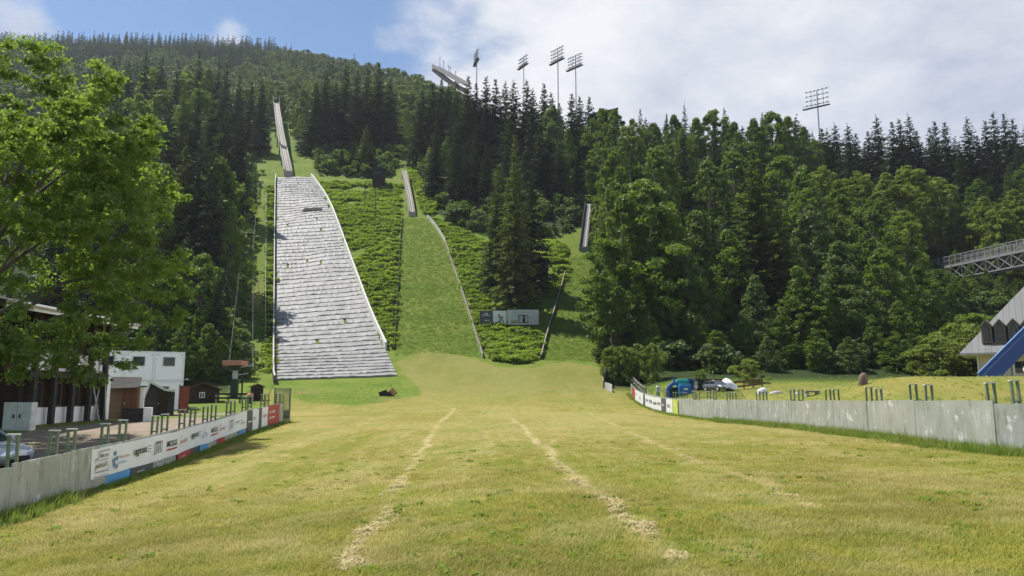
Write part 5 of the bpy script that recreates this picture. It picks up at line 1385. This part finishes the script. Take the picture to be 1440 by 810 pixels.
# green gate and tyres at the fence end
p = ground(396, 43.6)
gt = thing('mesh_gate', 'green wire mesh gate at the far end of the left fence', 'gate', p, R(78))
MB().box(-.9, -.82, -.04, .04, -.1, 2.0).box(.82, .9, -.04, .04, -.1, 2.0).box(-.82, .82, -.03, .03, 1.9, 1.98).box(-.82, .82, -.03, .03, .1, .18).build('frame', M_green, gt)
m_ = MB()
for k in range(13): m_.box(-.8+k*.13, -.78+k*.13, -.012, .012, .18, 1.9)
for k in range(12): m_.box(-.8, .8, -.010, .010, .24+k*.14, .255+k*.14)
m_.build('wire_mesh', M_green, gt)
p = ground(399, 45.5); ty = thing('tyre_stack', 'stack of black tyres behind the end of the left fence', 'tyres', p)
for k in range(3):
    m_ = MB(); n1_, n2_ = 18, 8
    V_ = [((.26+.11*math.cos(b))*math.cos(a), (.26+.11*math.cos(b))*math.sin(a), .13+.22*k+.105*math.sin(b)) for a in [2*math.pi*i/n1_ for i in range(n1_)] for b in [2*math.pi*j/n2_ for j in range(n2_)]]
    m_.add(V_, [(i*n2_+j, ((i+1) % n1_)*n2_+j, ((i+1) % n1_)*n2_+(j+1) % n2_, i*n2_+(j+1) % n2_) for i in range(n1_) for j in range(n2_)], True).build('tyre', mat('tyre_rubber', (.02, .02, .02)), ty)
# broken ramp on the grass
p = hit(546, 557)
rp = thing('wooden_ramp', 'small broken wooden ramp lying on the grass below the grey slope', 'ramp', p, R(8))
MB().bar((.15, 0, .62), (.75, -.1, .06), .9, .09, up=(0, 1, 0)).build('plank_top', mat('fresh_orange_wood', (.46, .26, .13), .7), rp)
MB().prism([(-.35, 0), (.62, 0), (.12, .55), (-.2, .4)], 1, -.35, .4).build('frame', M_tar, rp); MB().bar((-1.0, 0, .08), (-.1, .1, .42), .7, .07, up=(0, 1, 0)).build('plank_side', M_tar, rp)

# ------------------------------------------------------------------ lift on the left
p = ground(329, 84)
ls = thing('lift_station', 'lift bottom station, orange roof deck on a green pillar', 'lift station', p)
def lz(v): return at(329, v, 84).z-p.z
kx = 84/F
MB().box(-.36, .36, -.3, .3, -.3, lz(533)).build('pillar', mat('dark_green_paint', (.018, .05, .032), .5), ls); MB().box(-.22, .22, -.2, .2, lz(533), lz(521)).build('drive_housing', M_steel, ls)
MB().box(-.55, .45, -.6, .6, lz(521), lz(514.5)).build('machine_box', M_tar, ls); MB().box(-1.1, 1.05, -1.1, 1.1, lz(514.2), lz(507.5)).build('roof_deck', mat('faded_orange_paint', (.46, .20, .13), .6, (.34, .16, .11), 3), ls, None, .03)
MB().bar((.5, 0, lz(517)), (1.95, 0, lz(513.5)), .1).bar((1.95, 0, lz(517)), (1.95, 0, lz(507)), .08).bar((.4, -.3, lz(527)), (1.6, -.3, lz(525)), .08).build('guide_arm', M_steel, ls)
MB().bar((.72, .4, -.2), (.72, .4, lz(522)), .14).build('side_post', M_tar, ls)
def pylon(u, v0, v1, arm, lab, d=None):
    h_ = hit(u, v1); q = at(u, v0, h_.y); t_ = thing('lift_pylon', lab, 'lift pylon', h_, R(8)); H_ = q.z-h_.z
    for sg in (-1, 1): MB().bar((sg*.55, 0, -.5), (sg*.55, 0, H_), .16).build('leg', mat('pylon_green', (.03, .045, .035), .6), t_)
    MB().box(-arm, arm, -.1, .1, H_, H_+.2).build('crossarm', M_tar, t_)
    for sg in (-1, 1): MB().box(sg*(arm-.1)-.05, sg*(arm-.1)+.05, -.4, .4, H_-.35, H_-.05).build('roller_battery', M_dsteel, t_)
    return h_+Vector((0, 0, H_))
a1 = pylon(356, 228, 262, 1.9, 'tall dark lift pylon near the top of the strip left of the grey slope')
a2 = pylon(362, 256, 290, 1.2, 'shorter dark lift pylon right below the tall one beside the grey slope')
a3 = pylon(347, 330, 378, 1.2, 'dark lift pylon halfway down the strip left of the grey slope')
st0 = p+Vector((0, 0, lz(508)))
for k, (du, lb_) in enumerate(((-.75, 'left'), (1.9, 'right'))):
    c_ = MB(); A_ = st0+Vector((du, 0, 0)); pts_ = []
    for B_ in (a3+Vector((-1.1 if k == 0 else 1.1, 0, 0)), a1+Vector((-1.8 if k == 0 else 1.8, 0, 0))):
        for i in range(12):
            f = i/12; q = A_.lerp(B_, f); q.z -= 1.6*f*(1-f)*2; pts_.append(q)
        A_ = B_
    pts_.append(A_)
    o = MB().tube(pts_, .035, 5).build('lift_cable', M_dsteel); props(o, ('lift cable on the forest side rising from the orange station', 'lift cable on the jump side rising from the orange station')[k], 'cable', 'lift cables')
hs = thing('safety_rail', 'thin white rail along the green strip left of the grey slope', 'railing', hit(375, 450))
Lr = smooth_line(ground_line([(374, 275), (374, 330), (373, 400), (373, 480)], 6))
MB().tube([q+Vector((0, 0, .9)) for q in Lr], .05, 6).build('handrail', M_lwood, hs, hs.location)
for q in Lr[::3]: MB().tube([q+Vector((0, 0, -.2)), q+Vector((0, 0, .9))], .04, 6).build('post', M_lwood, hs, hs.location)

# ------------------------------------------------------------------ yard behind the right fence
p = ground(925.5, 82); gp_ = thing('bollard', 'pale grey round post standing left of the blue loader', 'post', p)
MB().tube([(0, 0, -.2), (0, 0, 1.25)], .2, 10).build('shaft', M_steel, gp_); MB().tube([(0, 0, 1.25), (0, 0, 1.36)], [.21, .16], 10).build('cap', M_white, gp_)
M_blue = mat('blue_machine_paint', (.018, .075, .27), .4, (.02, .09, .30), 2)
p = ground(944, 80); kx = 80/F
ld_ = thing('excavator', 'blue excavator with a bent arm beside the blue and turquoise tanks', 'excavator', p)
k8 = lambda pts_: [(a*kx, b*kx) for a, b in pts_]
MB().prism(k8([(-6, 0), (-7, 10), (-4.5, 16), (2, 21.5), (9, 22), (9, 18), (3.5, 17.5), (-1.5, 12.5), (-2, 9), (0, 4), (0, 0)]), 1, -.3, .3).build('arm', M_blue, ld_, None, .02)
MB().prism(k8([(3.4, 21), (6.2, 21), (5.6, 28), (4.2, 28)]), 1, -.15, .15).build('ram', M_blue, ld_); MB().box(.05, .95, -.5, .5, 0, .28).build('track', M_tar, ld_, None, .05)
MB().box(-.05, .85, -.45, .45, .28, 1.15).build('cab', M_tar, ld_, None, .04); MB().prism(k8([(-1, 10.5), (1.5, 12.5), (2.5, 9), (0, 7)]), 1, -.33, -.31).build('warning_panel', mat('amber_paint', (.45, .27, .06), .5), ld_)
p = ground(963, 79.5)
tk = thing('water_tank', 'blue plastic tank with a white label and rounded lid', 'tank', p)
MB().box(-.68, .68, -.6, .6, 0, 1.0).build('body', mat('bright_blue_plastic', (.03, .14, .40), .4), tk, None, .09); MB().box(-.55, .55, -.5, .5, 1.0, 1.16).build('lid', mat('light_blue_plastic', (.06, .27, .50), .4), tk, None, .05); MB().box(-.22, .22, -.615, -.602, .52, .72).build('sticker', M_white, tk)
p = ground(960, 82)
tk2 = thing('water_tank', 'turquoise tank standing just behind the blue tank', 'tank', p)
MB().box(-.75, .62, -.6, .6, -.1, 1.35).build('body', mat('turquoise_plastic', (.04, .36, .34), .4), tk2, None, .1); MB().tube([(-.05, 0, 1.35), (-.05, 0, 1.45)], .3, 12).build('lid', mat('turquoise_plastic', (.04, .36, .34)), tk2)
p = ground(974.5, 82)
tk3 = thing('skip', 'navy blue skip behind the right side of the blue tank', 'skip', p)
MB().prism([(-.5, 0), (.45, 0), (.62, 1.15), (-.62, 1.15)], 1, -.5, .6).build('body', M_blue, tk3); MB().box(-.65, .65, -.53, .63, 1.15, 1.22).build('rim', M_blue, tk3)
p = ground(987, 80)
sd_ = thing('shed', 'low black shed between the white notice and the grey car', 'shed', p)
MB().box(-.62, .72, 0, 1.2, -.1, 1.08).build('wall', M_tar, sd_); MB().prism([(-.7, 1.07), (.8, 1.07), (.7, 1.2), (-.6, 1.24)], 1, -.1, 1.3).build('roof', M_dwood, sd_)
p = ground(979.5, 79)
ns = thing('notice_board', 'narrow white notice on the left of the low black shed', 'sign', p)
MB().box(-.03, .03, 0, .05, -.2, 1.2).build('post', M_steel, ns); MB().box(-.14, .14, -.03, 0, .45, .75).build('board', M_white, ns); MB().box(-.14, .14, -.03, 0, .8, 1.15).build('board', mat('pale_green_sign', (.35, .55, .45), .5), ns)
p = ground(1008, 78); car((p.x, p.y, p.z), R(-68), paint('dark_grey_paint', (.16, .17, .18)), 'dark grey car parked between the black shed and white covered trailer', .78)
p = ground(1025, 78.5)
tr = thing('trailer', 'trailer hidden under a bulging white tarpaulin', 'trailer', p)
sec_ = []
V_ = []; n_ = 12
for (x, hh, hy) in ((-.72, .7, .5), (-.55, 1.0, .62), (-.25, 1.12, .66), (.15, 1.0, .68), (.45, .62, .62), (.72, .35, .55)):
    V_ += [(x+.05*math.sin(3*a), hy*math.cos(a)*1.1, .22+max(0, math.sin(a))**.6*hh+.05*math.sin(5*a+x*4)) for a in [math.pi*k/(n_-1) for k in range(n_)]]
MB().add(V_, [(i*n_+k, i*n_+k+1, (i+1)*n_+k+1, (i+1)*n_+k) for i in range(5) for k in range(n_-1)]+[tuple(range(n_)), tuple(5*n_+k for k in reversed(range(n_)))], True).build('tarpaulin', mat('white_tarpaulin', (.74, .75, .77), .5, (.66, .67, .70), 3), tr)
MB().box(-.65, .7, -.5, .5, .2, .32).build('chassis', M_tar, tr)
for sg in (-1, 1): MB().tube([(.2, sg*.55, .2), (.2, sg*.65, .2)], .22, 12).build('wheel', mat('tyre_rubber', (.02, .02, .02)), tr)
def rail_fence(lab, pix, m, nrail=2, h=.95, sp=1.6, d=None):
    A_, B_ = ground(*pix[0]), ground(*pix[1]); t_ = thing('wooden_fence', lab, 'fence', A_); L_ = (B_-A_).length; n_ = max(2, int(L_/sp))
    for k in range(n_+1):
        q = A_.lerp(B_, k/n_); q.z = Tz(q.x, q.y); MB().box(q.x-.06, q.x+.06, q.y-.06, q.y+.06, q.z-.2, q.z+h+.05).build('post', m, t_, A_)
    for z in [h*(j+1)/nrail for j in range(nrail)]:
        MB().wall([Vector((q.x, q.y-.09, Tz(q.x, q.y)+z-.2)) for q in [A_.lerp(B_, k/8) for k in range(9)]], .2, .05).build('rail', m, t_, A_)
    return t_
rail_fence('dark brown two rail fence right of the white covered trailer', ((1033, 80), (1072, 84)), M_bwood)
rail_fence('dark brown rail fence behind the dark grey car', ((992, 84), (1018, 84)), M_bwood)
rail_fence('grey weathered rail fence running back at the far end of the right fence', ((908, 84), (884, 100)), M_gwood, 2, 1.1, 2.2)
rail_fence('grey weathered rail fence in front of the round bushes', ((884, 100.5), (915, 96)), M_gwood, 2, 1.1, 2.2)
def rock(u, d, sx2, sy2, sz2, m, name, lab, cat, seed):
    r = random.Random(seed); p_ = ground(u, d); t_ = MB(); n_ = 10; V_ = []
    prof = [(0, 1.0), (.25, 1.02), (.5, .95), (.75, .80), (.92, .52), (1.0, .18)]
    ph = [r.random()*6 for _ in range(3)]
    for z, q in prof:
        for k in range(n_):
            a = 2*math.pi*k/n_; w_ = q*(1+.10*math.sin(2*a+ph[0])+.07*math.sin(3*a+ph[1]+z*3)); V_.append((sx2*w_*math.cos(a)+.25*sx2*z*z, sy2*w_*math.sin(a), sz2*z-.1))
    t_.add(V_, [(i*n_+k, i*n_+(k+1) % n_, (i+1)*n_+(k+1) % n_, (i+1)*n_+k) for i in range(5) for k in range(n_)]+[tuple(5*n_+k for k in range(n_))], True)
    o = t_.build(name, m, None, None, 0, p_); props(o, lab, cat); return o
rock(1213.5, 52, .33, .26, .95, mat('reddish_stone', (.21, .14, .105), .9, (.14, .10, .08), 4, bump=.5), 'standing_stone', 'reddish upright stone standing on top of the grass mound', 'stone', 1)
rock(1090, 70, .7, .4, .4, M_conc, 'boulder', 'pale boulder at the left foot of the grass mound, by the brown fence', 'boulder', 2)
rock(1072, 72, .5, .35, .75, mat('white_stone', (.58, .58, .56), .8), 'boulder', 'pointed white boulder at the right end of the brown fence', 'boulder', 3)
rock(1122, 56, .25, .2, .25, M_conc, 'boulder', 'small pale boulder left of the stone bench on the mound', 'boulder', 5)
p = ground(1142, 53); be = thing('stone_bench', 'low pale stone bench on the left shoulder of the grass mound', 'bench', p)
MB().box(-.5, .5, -.2, .2, .22, .34).build('seat', M_gwood, be, None, .02)
for sg in (-1, 1): MB().box(sg*.36-.09, sg*.36+.09, -.15, .15, -.1, .22).build('leg', M_conc, be)
p = ground(1486, 54); car((p.x, p.y, p.z), R(188), paint('white_car_paint', (.72, .73, .74)), 'white car at the right edge on the grass mound', 1.0)

# ------------------------------------------------------------------ hotel, chute, bridge on the right
M_hroof = plank('grey_sheet_roof', (.155, .155, .156), (.215, .215, .215), .62, 0, .5, (.13, .12, .11))
M_hroofy = plank('grey_sheet_roof_side', (.155, .155, .156), (.215, .215, .215), .62, 1, .5, (.13, .12, .11))
e0 = at(1349, 497, 84); gH = Tz(e0.x+4, 90)
ho = thing('hotel', 'hotel with steep grey sheet roof and two rows of pointed dormers', 'hotel', (e0.x, e0.y, gH), R(-35))
ez = e0.z-gH; LX, LY, PIT = 34.0, 17.0, R(50)
rh = LY/2*math.tan(PIT); rx_ = LY/2
def hv(*p_): return tuple(p_)
# wall, inset
MB().box(1.7, LX-1.7, 1.7, LY-1.7, -2, ez-.05).build('wall', mat('pinkish_render', (.58, .50, .46), .8, (.52, .45, .41), .8), ho)
MB().add([(0, 0, ez), (LX, 0, ez), (LX, LY, ez), (0, LY, ez), (rx_, LY/2, ez+rh), (LX-rx_, LY/2, ez+rh)], [(0, 1, 5, 4), (2, 3, 4, 5), (1, 2, 5)]).build('roof', M_hroof, ho)
MB().add([(0, 0, ez), (0, LY, ez), (rx_, LY/2, ez+rh)], [(1, 0, 2)]).build('roof', M_hroofy, ho)
MB().box(.02, LX-.02, .02, LY-.02, ez-.22, ez-.01).build('soffit', mat('pale_soffit', (.5, .47, .44), .8), ho)
def dormer(x, zf, w_, h_):
    y = (zf)/math.tan(PIT); z = ez+zf
    dp = (h_+w_*.75)/math.tan(PIT)+.4
    d_ = MB().prism([(x-w_/2, z-.15), (x+w_/2, z-.15), (x+w_/2, z+h_), (x, z+h_+w_*.62), (x-w_/2, z+h_)], 1, y-.35, y+dp).build('dormer', mat('dormer_cladding', (.155, .14, .125), .7), ho)
    MB().prism([(x-w_/2-.10, z+h_-.09), (x, z+h_+w_*.62+.0), (x+w_/2+.10, z+h_-.09), (x+w_/2+.10, z+h_+.05), (x, z+h_+w_*.62+.16), (x-w_/2-.10, z+h_+.05)], 1, y-.55, y+dp+.02).build('dormer_roof', mat('dormer_roof_sheet', (.27, .25, .235), .5), d_)
    f_ = MB().prism([(x-w_*.30, z+.1), (x+w_*.30, z+.1), (x+w_*.30, z+h_*.78), (x, z+h_+w_*.25), (x-w_*.30, z+h_*.78)], 1, y-.39, y-.352).build('window', M_frame, d_)
    MB().prism([(x-w_*.22, z+.2), (x+w_*.22, z+.2), (x+w_*.22, z+h_*.76), (x, z+h_+w_*.12), (x-w_*.22, z+h_*.76)], 1, y-.405, y-.392).build('pane', M_glass, f_)
kx = 84/F
for k in range(9): dormer(2.75+k*1.27, 1.25, 1.02, 1.75)
for k in range(8): dormer(7.35+k*1.30, 5.1, 1.05, 1.95)
for x0, x1, z0, z1, nm in ((5.0, 6.6, .9, 2.2, 'window'), (7.6, 9.4, .3, 2.5, 'garage_door'), (3.4, 3.9, .2, 2.2, 'door'), (11, 13, .9, 2.2, 'window')):
    f_ = MB().box(x0, x1, 1.65, 1.698, z0, z1).build(nm, mat('brown_grey_frame', (.16, .13, .11), .6), ho); MB().box(x0+.1, x0+(x1-x0)*.48, 1.63, 1.648, z0+(z1-z0)*.45, z1-.1).box(x0+(x1-x0)*.52, x1-.1, 1.63, 1.648, z0+(z1-z0)*.45, z1-.1).build('pane', M_glass, f_)
MB().box(1.55, 1.70, 1.55, 1.70, -1, ez-.22).build('corner_pipe', M_white, ho)
# chute
pA = at(1384, 530, 72); pB = at(1478, 436, 72); gC = Tz(pA.x, 72)
cu_ = thing('slide', 'steep royal blue slide running down in front of the hotel', 'slide', (pA.x, 72, gC))
dv = pB-pA; P0 = pA-dv*.05
M_royal = mat('royal_blue_paint', (.016, .060, .26), .4, (.013, .050, .22), 1)
nr_ = Vector((-dv.z, 0, dv.x)).normalized()
def chute(y0, y1, a, b, nm, m):
    V_ = []
    for q in (P0, pB+dv*.6):
        for y in (y0, y1):
            V_ += [q+nr_*a+Vector((0, y, 0)), q+nr_*b+Vector((0, y, 0))]
    MB().add(V_, [(0, 1, 3, 2), (4, 6, 7, 5), (0, 4, 5, 1), (2, 3, 7, 6), (1, 5, 7, 3), (0, 2, 6, 4)]).build(nm, m, cu_, cu_.location)
chute(-.55, -.46, -.85, .82, 'side_wall', M_royal); chute(.46, .55, -.85, .15, 'side_wall', M_royal); chute(-.455, .455, -.75, -.65, 'slide_bed', M_royal); chute(-.58, -.43, .823, .88, 'edge_rail', mat('pale_blue_paint', (.16, .30, .62), .4));  chute(-.58, -.552, .40, .46, 'stripe', mat('pale_blue_paint', (.16, .30, .62), .4))
for f in (.45, .95, 1.4):
    q = P0+dv*f; MB().bar((q.x, q.y, Tz(q.x, q.y)-.3), (q.x, q.y, q.z-.6), .25).build('leg', M_steel, cu_, cu_.location)
# truss bridge: level, running towards the camera
bA = at(1306, 380, 152); zB = bA.z
br = thing('truss_bridge', 'grey steel truss footbridge with mesh railing above the hotel roof', 'bridge', bA)
xB = bA.x; yB = 152; Ln = 62; kk = Ln
dirB = Vector((.22, -1, 0)).normalized(); side = Vector((1, .22, 0)).normalized(); HT = 2.7
def bp(s_, x, z): return dirB*s_+side*x+Vector((0, 0, z))
MB().bar(bp(-1, 1.2, 0), bp(Ln, 1.2, 0), 2.6, .22).build('deck', mat('dull_bridge_steel', (.24, .245, .25), .5, (.18, .185, .19), 3), br)
for x in (0, 2.4):
    MB().bar(bp(0, x, -.22), bp(Ln, x, -.22), .22, .26).bar(bp(1, x, -HT), bp(Ln, x, -HT), .22, .26).build('chord', mat('dull_bridge_steel', (.24, .245, .25), .5, (.18, .185, .19), 3), br)
    dg = MB(); n_ = 22
    for k in range(n_):
        s0_, s1_ = Ln*k/n_, Ln*(k+1)/n_
        dg.bar(bp(s0_, x, -.3), bp(s1_, x, -HT+.1), .13).bar(bp(s1_, x, -.3), bp(s0_, x, -HT+.1), .09).bar(bp(s1_, x, -.3), bp(s1_, x, -HT+.1), .10)
    dg.build('lattice', mat('dull_bridge_steel', (.24, .245, .25), .5, (.18, .185, .19), 3), br)
    rr_ = MB().bar(bp(0, x, 1.95), bp(Ln, x, 1.95), .09).bar(bp(0, x, 1.05), bp(Ln, x, 1.05), .05).bar(bp(0, x, .25), bp(Ln, x, .25), .05).build('railing', mat('pale_railing_steel', (.33, .335, .34), .5), br)
    ps = MB()
    for k in range(45): ps.bar(bp(Ln*k/44, x, .1), bp(Ln*k/44, x, 1.95), .09)
    ps.build('railing_posts', mat('pale_railing_steel', (.33, .335, .34), .5), br)
    ms_ = MB()
    for k in range(220): ms_.bar(bp(Ln*k/219, x, .25), bp(Ln*k/219, x, 1.92), .025)
    ms_.build('railing_mesh', mat('dull_bridge_steel', (.24, .245, .25), .5, (.18, .185, .19), 3), br)
MB().box(-2.2, 4.6, -.5, 6, -8, .1).build('abutment', mat('stained_concrete', (.16, .155, .14), .9, (.10, .10, .09), 1), br)
MB().bar(bp(Ln-1, 1.2, -HT-.2), bp(Ln-1, 1.2, -25), 1.2).build('pier', M_conc, br)

# ------------------------------------------------------------------ grass near the camera and along the fences (stuff)
def blade_mat(name, tall):
    m = DATA.materials.new(name); t = NT(nt(m)); out = t.n('ShaderNodeOutputMaterial')
    g = t.n('ShaderNodeNewGeometry'); oi = t.n('ShaderNodeObjectInfo'); at_ = t.n('ShaderNodeAttribute', attribute_name='dry', attribute_type='INSTANCER')
    nz = t.noise(1.7, g.outputs['Position'], 4, .6); nb = t.noise(.22, g.outputs['Position'], 4, .6)
    if tall: col = t.mix(nz, (.10, .195, .016), (.215, .30, .034))
    else:
        col = t.mix(t.mapr(nz, .36, .64), (.19, .26, .022), (.39, .375, .055)); col = t.mix(t.mapr(nb, .4, .62), col, (.20, .195, .042))
        col = t.mix(t.math('MULTIPLY', oi.outputs['Random'], .55), col, (.50, .44, .14))
    col = t.mix(at_.outputs['Fac'], col, (.66, .56, .30))
    b = t.n('ShaderNodeBsdfPrincipled'); t.l(col, b.inputs['Base Color']); b.inputs['Roughness'].default_value = .6; b.inputs['Specular IOR Level'].default_value = .2
    tr_ = t.n('ShaderNodeBsdfTranslucent'); t.l(col, tr_.inputs['Color']); mx = t.n('ShaderNodeMixShader'); mx.inputs[0].default_value = .5
    t.l(b.outputs[0], mx.inputs[1]); t.l(tr_.outputs[0], mx.inputs[2]); t.l(mx.outputs[0], out.inputs[0])
    return m
def tuft(seed, n, rad, h, w_, lean, m):
    r = np.random.default_rng(seed); V_ = []; F_ = []
    for k in range(n):
        a = r.random()*6.283; q = rad*r.random()**.5; an = r.random()*6.283; hh = h*(.5+.7*r.random()); ln = lean*r.random()*hh*1.4
        bx, by = q*math.cos(a), q*math.sin(a); tx, ty = -math.sin(an)*w_/2, math.cos(an)*w_/2; lx, ly = math.cos(an)*ln, math.sin(an)*ln; i = len(V_)
        V_ += [(bx-tx, by-ty, -.02), (bx+tx, by+ty, -.02), (bx+lx*.4+tx*.7, by+ly*.4+ty*.7, hh*.6), (bx+lx*.4-tx*.7, by+ly*.4-ty*.7, hh*.6), (bx+lx+tx*.1, by+ly+ty*.1, hh), (bx+lx-tx*.1, by+ly-ty*.1, hh)]
        F_ += [(i, i+1, i+2, i+3), (i+3, i+2, i+4, i+5)]
    return npmesh('grass_tuft', np.array(V_), np.array(F_), m)
mA = blade_mat('mown_grass_blades', False); mB = blade_mat('tall_grass_blades', True)
tA = [tuft(600+k, 20, .15, (.034, .046, .028)[k], .006, 1.2, mA) for k in range(3)]
tB = [tuft(610+k, 34, .20, (.26, .34, .2)[k], .014, .8, mB) for k in range(3)]
def dryness(x, y):
    i = np.clip(np.searchsorted(gx, x), 0, nx-1); j = np.clip(np.searchsorted(gy, y), 0, ny-1)
    return np.clip(dry, 0, 1).reshape(ny, nx)[j, i]
n_ = 60000
yy = 5.2/(1-rng.random(n_)*(1-5.2/62)); xx = (rng.random(n_)*2-1)*(.78*yy+.6)
inside = (xx > np.interp(yy, [q[1] for q in LF], [q[0] for q in LF])+.1) & (xx < np.interp(yy, [q[1] for q in RF], [q[0] for q in RF])-.1)
xx, yy = xx[inside], yy[inside]
dn = dryness(xx, yy)+.28*(fbm(xx, yy, .8, 3, 15) > .58)
o = scatter('mown_grass', tA, np.stack([xx, yy, T(xx, yy)], 1), (.7+.9*rng.random(len(xx)))*(1+.5*(fbm(xx, yy, 1.3, 3, 91)-.5)), rng.random(len(xx))*6.28, rng.integers(0, 3, len(xx)), {'dry': np.clip(dn*(.5+.7*rng.random(len(xx))), 0, 1)})
o['label'] = 'short mown yellow green grass of the meadow nearest the camera'; o['category'] = 'grass'
# strewn hay along the pale tracks
hm = mat('dry_hay', (.42, .35, .18), .85, (.33, .27, .13), 3)
th = []
for k in range(3):
    r = np.random.default_rng(640+k); V_ = []; F_ = []
    for i in range(22):
        a_ = r.random()*6.283; q = .08*r.random()**.5; l_ = .02+.05*r.random(); an = r.random()*6.283; z_ = .008+.03*r.random(); dz = (r.random()-.5)*.03
        bx, by = q*math.cos(a_), q*math.sin(a_); c_, s2 = math.cos(an), math.sin(an); n4 = len(V_)
        V_ += [(bx-c_*l_+s2*.004, by-s2*l_-c_*.004, z_-dz), (bx-c_*l_-s2*.004, by-s2*l_+c_*.004, z_-dz), (bx+c_*l_-s2*.004, by+s2*l_+c_*.004, z_+dz), (bx+c_*l_+s2*.004, by+s2*l_-c_*.004, z_+dz)]; F_.append((n4, n4+1, n4+2, n4+3))
    th.append(npmesh('hay_wisp', np.array(V_), np.array(F_), hm))
yh = 5.5/(1-rng.random(160000)*(1-5.5/45)); xh = (rng.random(160000)*2-1)*(.78*yh+.6); kp = rng.random(160000) < np.clip(dryness(xh, yh)-.40, 0, 1)*.26
xh, yh = xh[kp][:26000], yh[kp][:26000]
o = scatter('hay', th, np.stack([xh, yh, T(xh, yh)+.012], 1), .7+.7*rng.random(len(xh)), rng.random(len(xh))*6.28, rng.integers(0, 3, len(xh)))
o['label'] = 'pale dry hay strewn along the tractor tracks in the meadow'; o['category'] = 'hay'
yc = 5.4/(1-rng.random(9000)*(1-5.4/26)); xc = (rng.random(9000)*2-1)*(.78*yc+.6); kp = (fbm(xc, yc, 1.7, 3, 25) > .52) & (rng.random(9000) < fbm(xc, yc, .5, 2, 29)*.55) & (np.abs(xc) < 11.2)
xc, yc = xc[kp], yc[kp]
cl = [(lambda r: npmesh('clover', *leafcloud(r, np.stack([r.normal(size=9)*.5, r.normal(size=9)*.5, .12+.2*r.random(9)], 1), .25+.2*r.random(9), 12, .16, .45, .3, 1.2, .3), leafmat('clover_leaves', (.13, .20, .02), (.25, .32, .045), .45, .6, 2)))(np.random.default_rng(700+k)) for k in range(3)]
o = scatter('clover', cl, np.stack([xc, yc, T(xc, yc)], 1), (.055+.09*rng.random(len(xc))**2), rng.random(len(xc))*6.28, rng.integers(0, 3, len(xc)))
o['label'] = 'small dark green clover and weed patches in the nearest meadow grass'; o['category'] = 'clover'
pts = []
for path, sd2, dens in ((PL, 1, 110), (PR, -1, 70)):
    for k in range(int(path.L*dens)):
        q = rng.random()*path.L; p_, d_ = path.at(q); n2 = Vector((d_.y, -d_.x))*sd2; o_ = abs(rng.normal())*.24-.08
        pts.append((p_.x+n2.x*o_, p_.y+n2.y*o_))
# loose long grass along the foot of the slopes
for pl in ([(392, 548), (470, 552), (556, 535), (560, 520), (566, 540), (560, 562), (500, 570), (430, 566)], [(1040, 545), (1200, 524), (1440, 528), (1440, 570), (1260, 572), (1060, 566)], [(905, 545), (1040, 548), (1050, 562), (960, 560)]):
    for q in sample_poly(pl, 2600, 30, 110): pts.append((q[0], q[1]))
pts = np.array(pts); sc_ = .40+.55*rng.random(len(pts)); sc_ = np.where(pts[:, 1] > 44.5, sc_*.55, sc_); sc_ = np.where((pts[:, 0] < -5) & (pts[:, 1] > 18.5), sc_*.55, sc_)
o = scatter('long_grass', tB, np.stack([pts[:, 0], pts[:, 1], T(pts[:, 0], pts[:, 1])], 1), np.stack([sc_, sc_, sc_], 1), rng.random(len(pts))*6.28, rng.integers(0, 3, len(pts)), {'dry': np.where(pts[:, 0] > 14, .55, .2)*rng.random(len(pts))})
o['label'] = 'long uncut grass along the fences and on the mound'; o['category'] = 'grass'
# tufts on the grassy jump slopes
sl_ = np.concatenate([sample_poly([(567, 307), (600, 307), (626, 345), (660, 450), (677, 503), (610, 495), (557, 500), (562, 400)], 5200), sample_poly([(800, 362), (843, 362), (847, 510), (800, 507), (766, 508), (785, 430)], 3200)])
sc_ = .45+.6*rng.random(len(sl_))
o = scatter('slope_grass', tB, sl_, np.stack([sc_*1.5, sc_*1.5, sc_], 1), rng.random(len(sl_))*6.28, rng.integers(0, 3, len(sl_)), {'dry': .2*rng.random(len(sl_))})
o['label'] = 'fresh green grass on the two small jump slopes'; o['category'] = 'grass'

# ------------------------------------------------------------------ air
if HAZE > 0:
    hz = MB().box(-2300, 2300, -380, 1560, -30, 420).build('haze', None or DATA.materials.new('haze_air')); props(hz, kind='stuff')
    t = NT(nt(hz.data.materials[0])); out = t.n('ShaderNodeOutputMaterial'); v_ = t.n('ShaderNodeVolumePrincipled')
    v_.inputs['Color'].default_value = (.80, .88, 1.0, 1); v_.inputs['Density'].default_value = HAZE; v_.inputs['Anisotropy'].default_value = .3
    t.l(v_.outputs[0], out.inputs['Volume']); hz.data.materials[0].cycles.homogeneous_volume = True if hasattr(hz.data.materials[0].cycles, 'homogeneous_volume') else None
